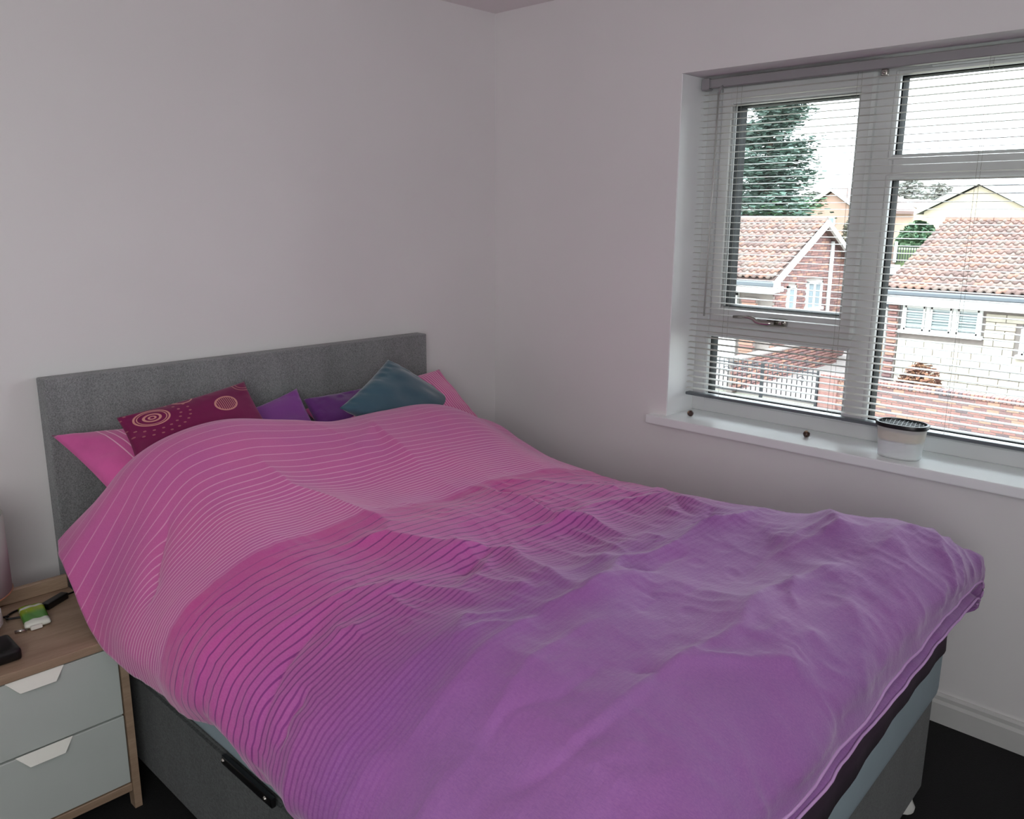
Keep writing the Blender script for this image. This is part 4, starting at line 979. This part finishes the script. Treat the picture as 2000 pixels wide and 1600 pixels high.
# flat roofed garage, fence, lawn, bushes between the houses
ga = empty('garage', (29.5, 9.5, GZ), 'dark flat roofed garage with a white fascia behind the pale bungalow', 'garage')
box('wall', (27.95, 8.5, GZ), (31.5, 12.5, -.75), M['lead'], ga)
box('flat_roof', (28.0, 8.3, -.44), (31.8, 12.7, -.36), M['lead'], ga)
box('fascia', (27.9, 8.2, -.40), (28.0, 12.8, -.05), M['white_paint'], ga)
box('dark_door', (27.90, 8.4, GZ), (27.96, 11.5, -.75), osimple('dark_garage_door', (54, 58, 64), .6), ga)
rf = empty('railing_fence', (33, 11, GZ), 'railing and panel fence on the rise behind the flat garage', 'fence')
box('panel', (33, 10.2, GZ), (33.08, 12.6, .42), osimple('weathered_panel', (130, 108, 96), .9), rf)
for k in range(22): box('rail_bar', (33, 8.0+k*.1, -.2), (33.03, 8.0+k*.1+.03, .42), M['iron'], rf)
for yy in (10.15, 11.1, 12.0): box('white_post', (32.95, yy, -.2), (33.03, yy+.10, .62), M['white_paint'], rf)
tag(box('lawn', (33.2, 7.6, GZ), (39.4, 14.6, .30), M['grass'], origin=(36, 11, GZ)), 'green lawn rising behind the railing fence', 'lawn')
shrub('bush', (37.0, 10.75, .32), 1.0, .85, .85, 5000, grn[:2], 'dark green bush beside the cream gabled house', 'bush', 8, leaf=.12)
shrub('bush', (36.0, 12.3, .32), .45, .5, .5, 1600, [osimple('leaf_yellow', (176, 176, 70), .8)], 'small yellow-green bush left of the dark green bush', 'bush', 9, leaf=.09)
shrub('bush', (38, 13.7, .32), .8, .8, 1.5, 3500, [osimple('bare_twigs', (150, 140, 122), .9), osimple('bare_twigs_dark', (122, 116, 100), .9)], 'bare grey-brown bush behind the yellow-green one', 'bush', 10, leaf=.12)

# far gabled houses
def far_house(x, yc, hw, ze, zr, wmat, rmat, lab, name='gabled_house', window=None, depth=9, zb=GZ):
    h = empty(name, (x+depth/2, yc, zb), lab, 'house')
    poly_prism('wall', [(yc-hw, zb), (yc+hw, zb), (yc+hw, ze), (yc, zr), (yc-hw, ze)], 'x', x, x+depth, wmat, h)
    poly_prism('roof', [(yc-hw-.35, ze-.12), (yc, zr+.10), (yc+hw+.35, ze-.12), (yc+hw+.35, ze+.05), (yc, zr+.27), (yc-hw-.35, ze+.05)], 'x', x-.1, x+depth, rmat, h)
    for s_ in (-1, 1): poly_prism('bargeboard', [(yc+s_*(hw+.38), ze-.16), (yc, zr+.08), (yc, zr+.30), (yc+s_*(hw+.38), ze+.08)], 'x', x-.22, x-.10, M['white_paint'], h)
    if window:
        a, b, c_, d_ = window; w_ = box('window', (x-.06, a, c_), (x+.02, b, d_), M['white_paint'], h, bev=.02); box('pane', (x-.08, a+.1, c_+.1), (x-.055, b-.1, d_-.1), M['dglass'], w_)
    return h
M['cream'] = osimple('cream_render', (202, 186, 166), .95, var=.05, nscale=1)
M['slate'] = osimple('grey_slate', (100, 102, 106), .9, var=.08, nscale=1)
M['orange'] = osimple('orange_brick_far', (190, 156, 138), .95, var=.06, nscale=1)
M['rooffar'] = osimple('far_red_roof', (128, 104, 98), .95, var=.08, nscale=1)
far_house(40, 9.35, 2.25, 1.85, 2.98, M['cream'], M['slate'], 'cream gabled house rising behind the pale bungalow roof')
far_house(45, 18.30, 1.45, 1.95, 2.95, M['orange'], M['rooffar'], 'orange brick gabled house behind the red brick bungalow', window=(17.95, 18.6, 1.15, 1.65))
far_house(62, 20.4, 2.6, 1.6, 2.7, osimple('tan_wall_far', (196, 176, 150), .95), M['rooffar'], 'distant house with a dull red roof between the window mullion and the cream gable', depth=12)
far_house(75, 12.5, 5.5, 2.2, 4.1, osimple('grey_wall_far', (186, 180, 170), .95), M['slate'], 'distant grey roofed house right of the cream gable', depth=12)
tag(box('chimney_stack', (66, 17.5, 1.8), (66.6, 18.1, 4.4), M['orange'], origin=(66, 17.8, 1.8)), 'distant orange chimney just left of the cream gable peak', 'chimney') if False else None

# conifer behind the red bungalow
def conifer(c, H, R, seed, lab, mats, n_=26000):
    rnd = random.Random(seed); root = empty('conifer', c, lab, 'tree'); bm = bmesh.new()
    tube_into(bm, [c, (c[0], c[1], c[2]+H*.5), (c[0]+.1, c[1], c[2]+H)], [.28, .2, .04], 8); 
    limbs = []
    for i in range(120):
        t = .10+.88*i/120; th = rnd.uniform(0, 2*PI)
        rr_ = R*(1-t*.62)*rnd.uniform(.55, 1.08) if t < .97 else .3
        b0 = Vector((c[0], c[1], c[2]+H*t)); b1 = b0+Vector((math.cos(th)*rr_, math.sin(th)*rr_, rr_*rnd.uniform(.05, .35))); limbs.append((b0, b1, t))
        tube_into(bm, [b0, b0.lerp(b1, .6)+Vector((0, 0, -.08)), b1], [.06, .04, .015], 5)
    link('trunk', bm, osimple('bark', (92, 78, 66), .95), root)
    bm = bmesh.new()
    for i in range(n_):
        b0, b1, t = limbs[rnd.randrange(len(limbs))]; s_ = rnd.uniform(.25, 1.05); p = b0.lerp(b1, s_)
        sp_ = .42 if t > .45 else .62
        p = p+Vector((rnd.gauss(0, sp_*.6), rnd.gauss(0, sp_*.6), rnd.gauss(0, sp_*.36)))
        q = Matrix.Rotation(rnd.uniform(0, 6.3), 3, 'Z') @ Matrix.Rotation(rnd.uniform(-.9, .9), 3, 'X'); L = rnd.uniform(.10, .20)
        v = [bm.verts.new(p+q @ Vector(a)*L) for a in ((-1, -.28, 0), (1, -.22, .15), (.8, .3, .1), (-.8, .28, -.1))]
        f = bm.faces.new(v); f.material_index = (0 if t > .42 else 1) if rnd.random() < .7 else 2
    o = link('foliage', bm, mats, root); o['kind'] = 'stuff'
conifer((37.5, 18.35, GZ), 10.6, 3.3, 21, 'tall dark green conifer behind the red brick bungalow', [osimple('needle_blue_green', (104, 124, 114), .85, var=.2), osimple('needle_green', (88, 126, 88), .85, var=.2), osimple('needle_dark', (76, 102, 88), .85, var=.2)])
# hazy trees on the skyline
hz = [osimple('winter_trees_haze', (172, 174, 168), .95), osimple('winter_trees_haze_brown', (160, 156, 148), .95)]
rnd = random.Random(5)
for k in range(22):
    x = 118+(k%2)*22; y = 14+k*3.7; H = rnd.uniform(6.0, 8.6); c = (x, y*x/130, -1.0)
    root = empty('bare_tree', c, 'pale hazy winter tree on the far skyline', 'tree', 'winter trees on the skyline')
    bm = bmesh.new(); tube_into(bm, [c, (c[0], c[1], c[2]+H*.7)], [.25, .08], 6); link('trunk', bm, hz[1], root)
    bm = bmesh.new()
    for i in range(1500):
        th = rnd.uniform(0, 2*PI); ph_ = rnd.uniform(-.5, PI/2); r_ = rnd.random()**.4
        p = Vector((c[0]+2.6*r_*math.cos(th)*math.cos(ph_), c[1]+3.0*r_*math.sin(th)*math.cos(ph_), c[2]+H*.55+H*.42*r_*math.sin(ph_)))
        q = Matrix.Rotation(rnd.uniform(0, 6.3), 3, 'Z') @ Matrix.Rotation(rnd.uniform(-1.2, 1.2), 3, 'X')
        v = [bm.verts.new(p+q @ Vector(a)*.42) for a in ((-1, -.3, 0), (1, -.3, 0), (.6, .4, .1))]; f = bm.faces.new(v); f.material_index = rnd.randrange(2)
    o = link('twigs', bm, hz, root); o['kind'] = 'stuff'
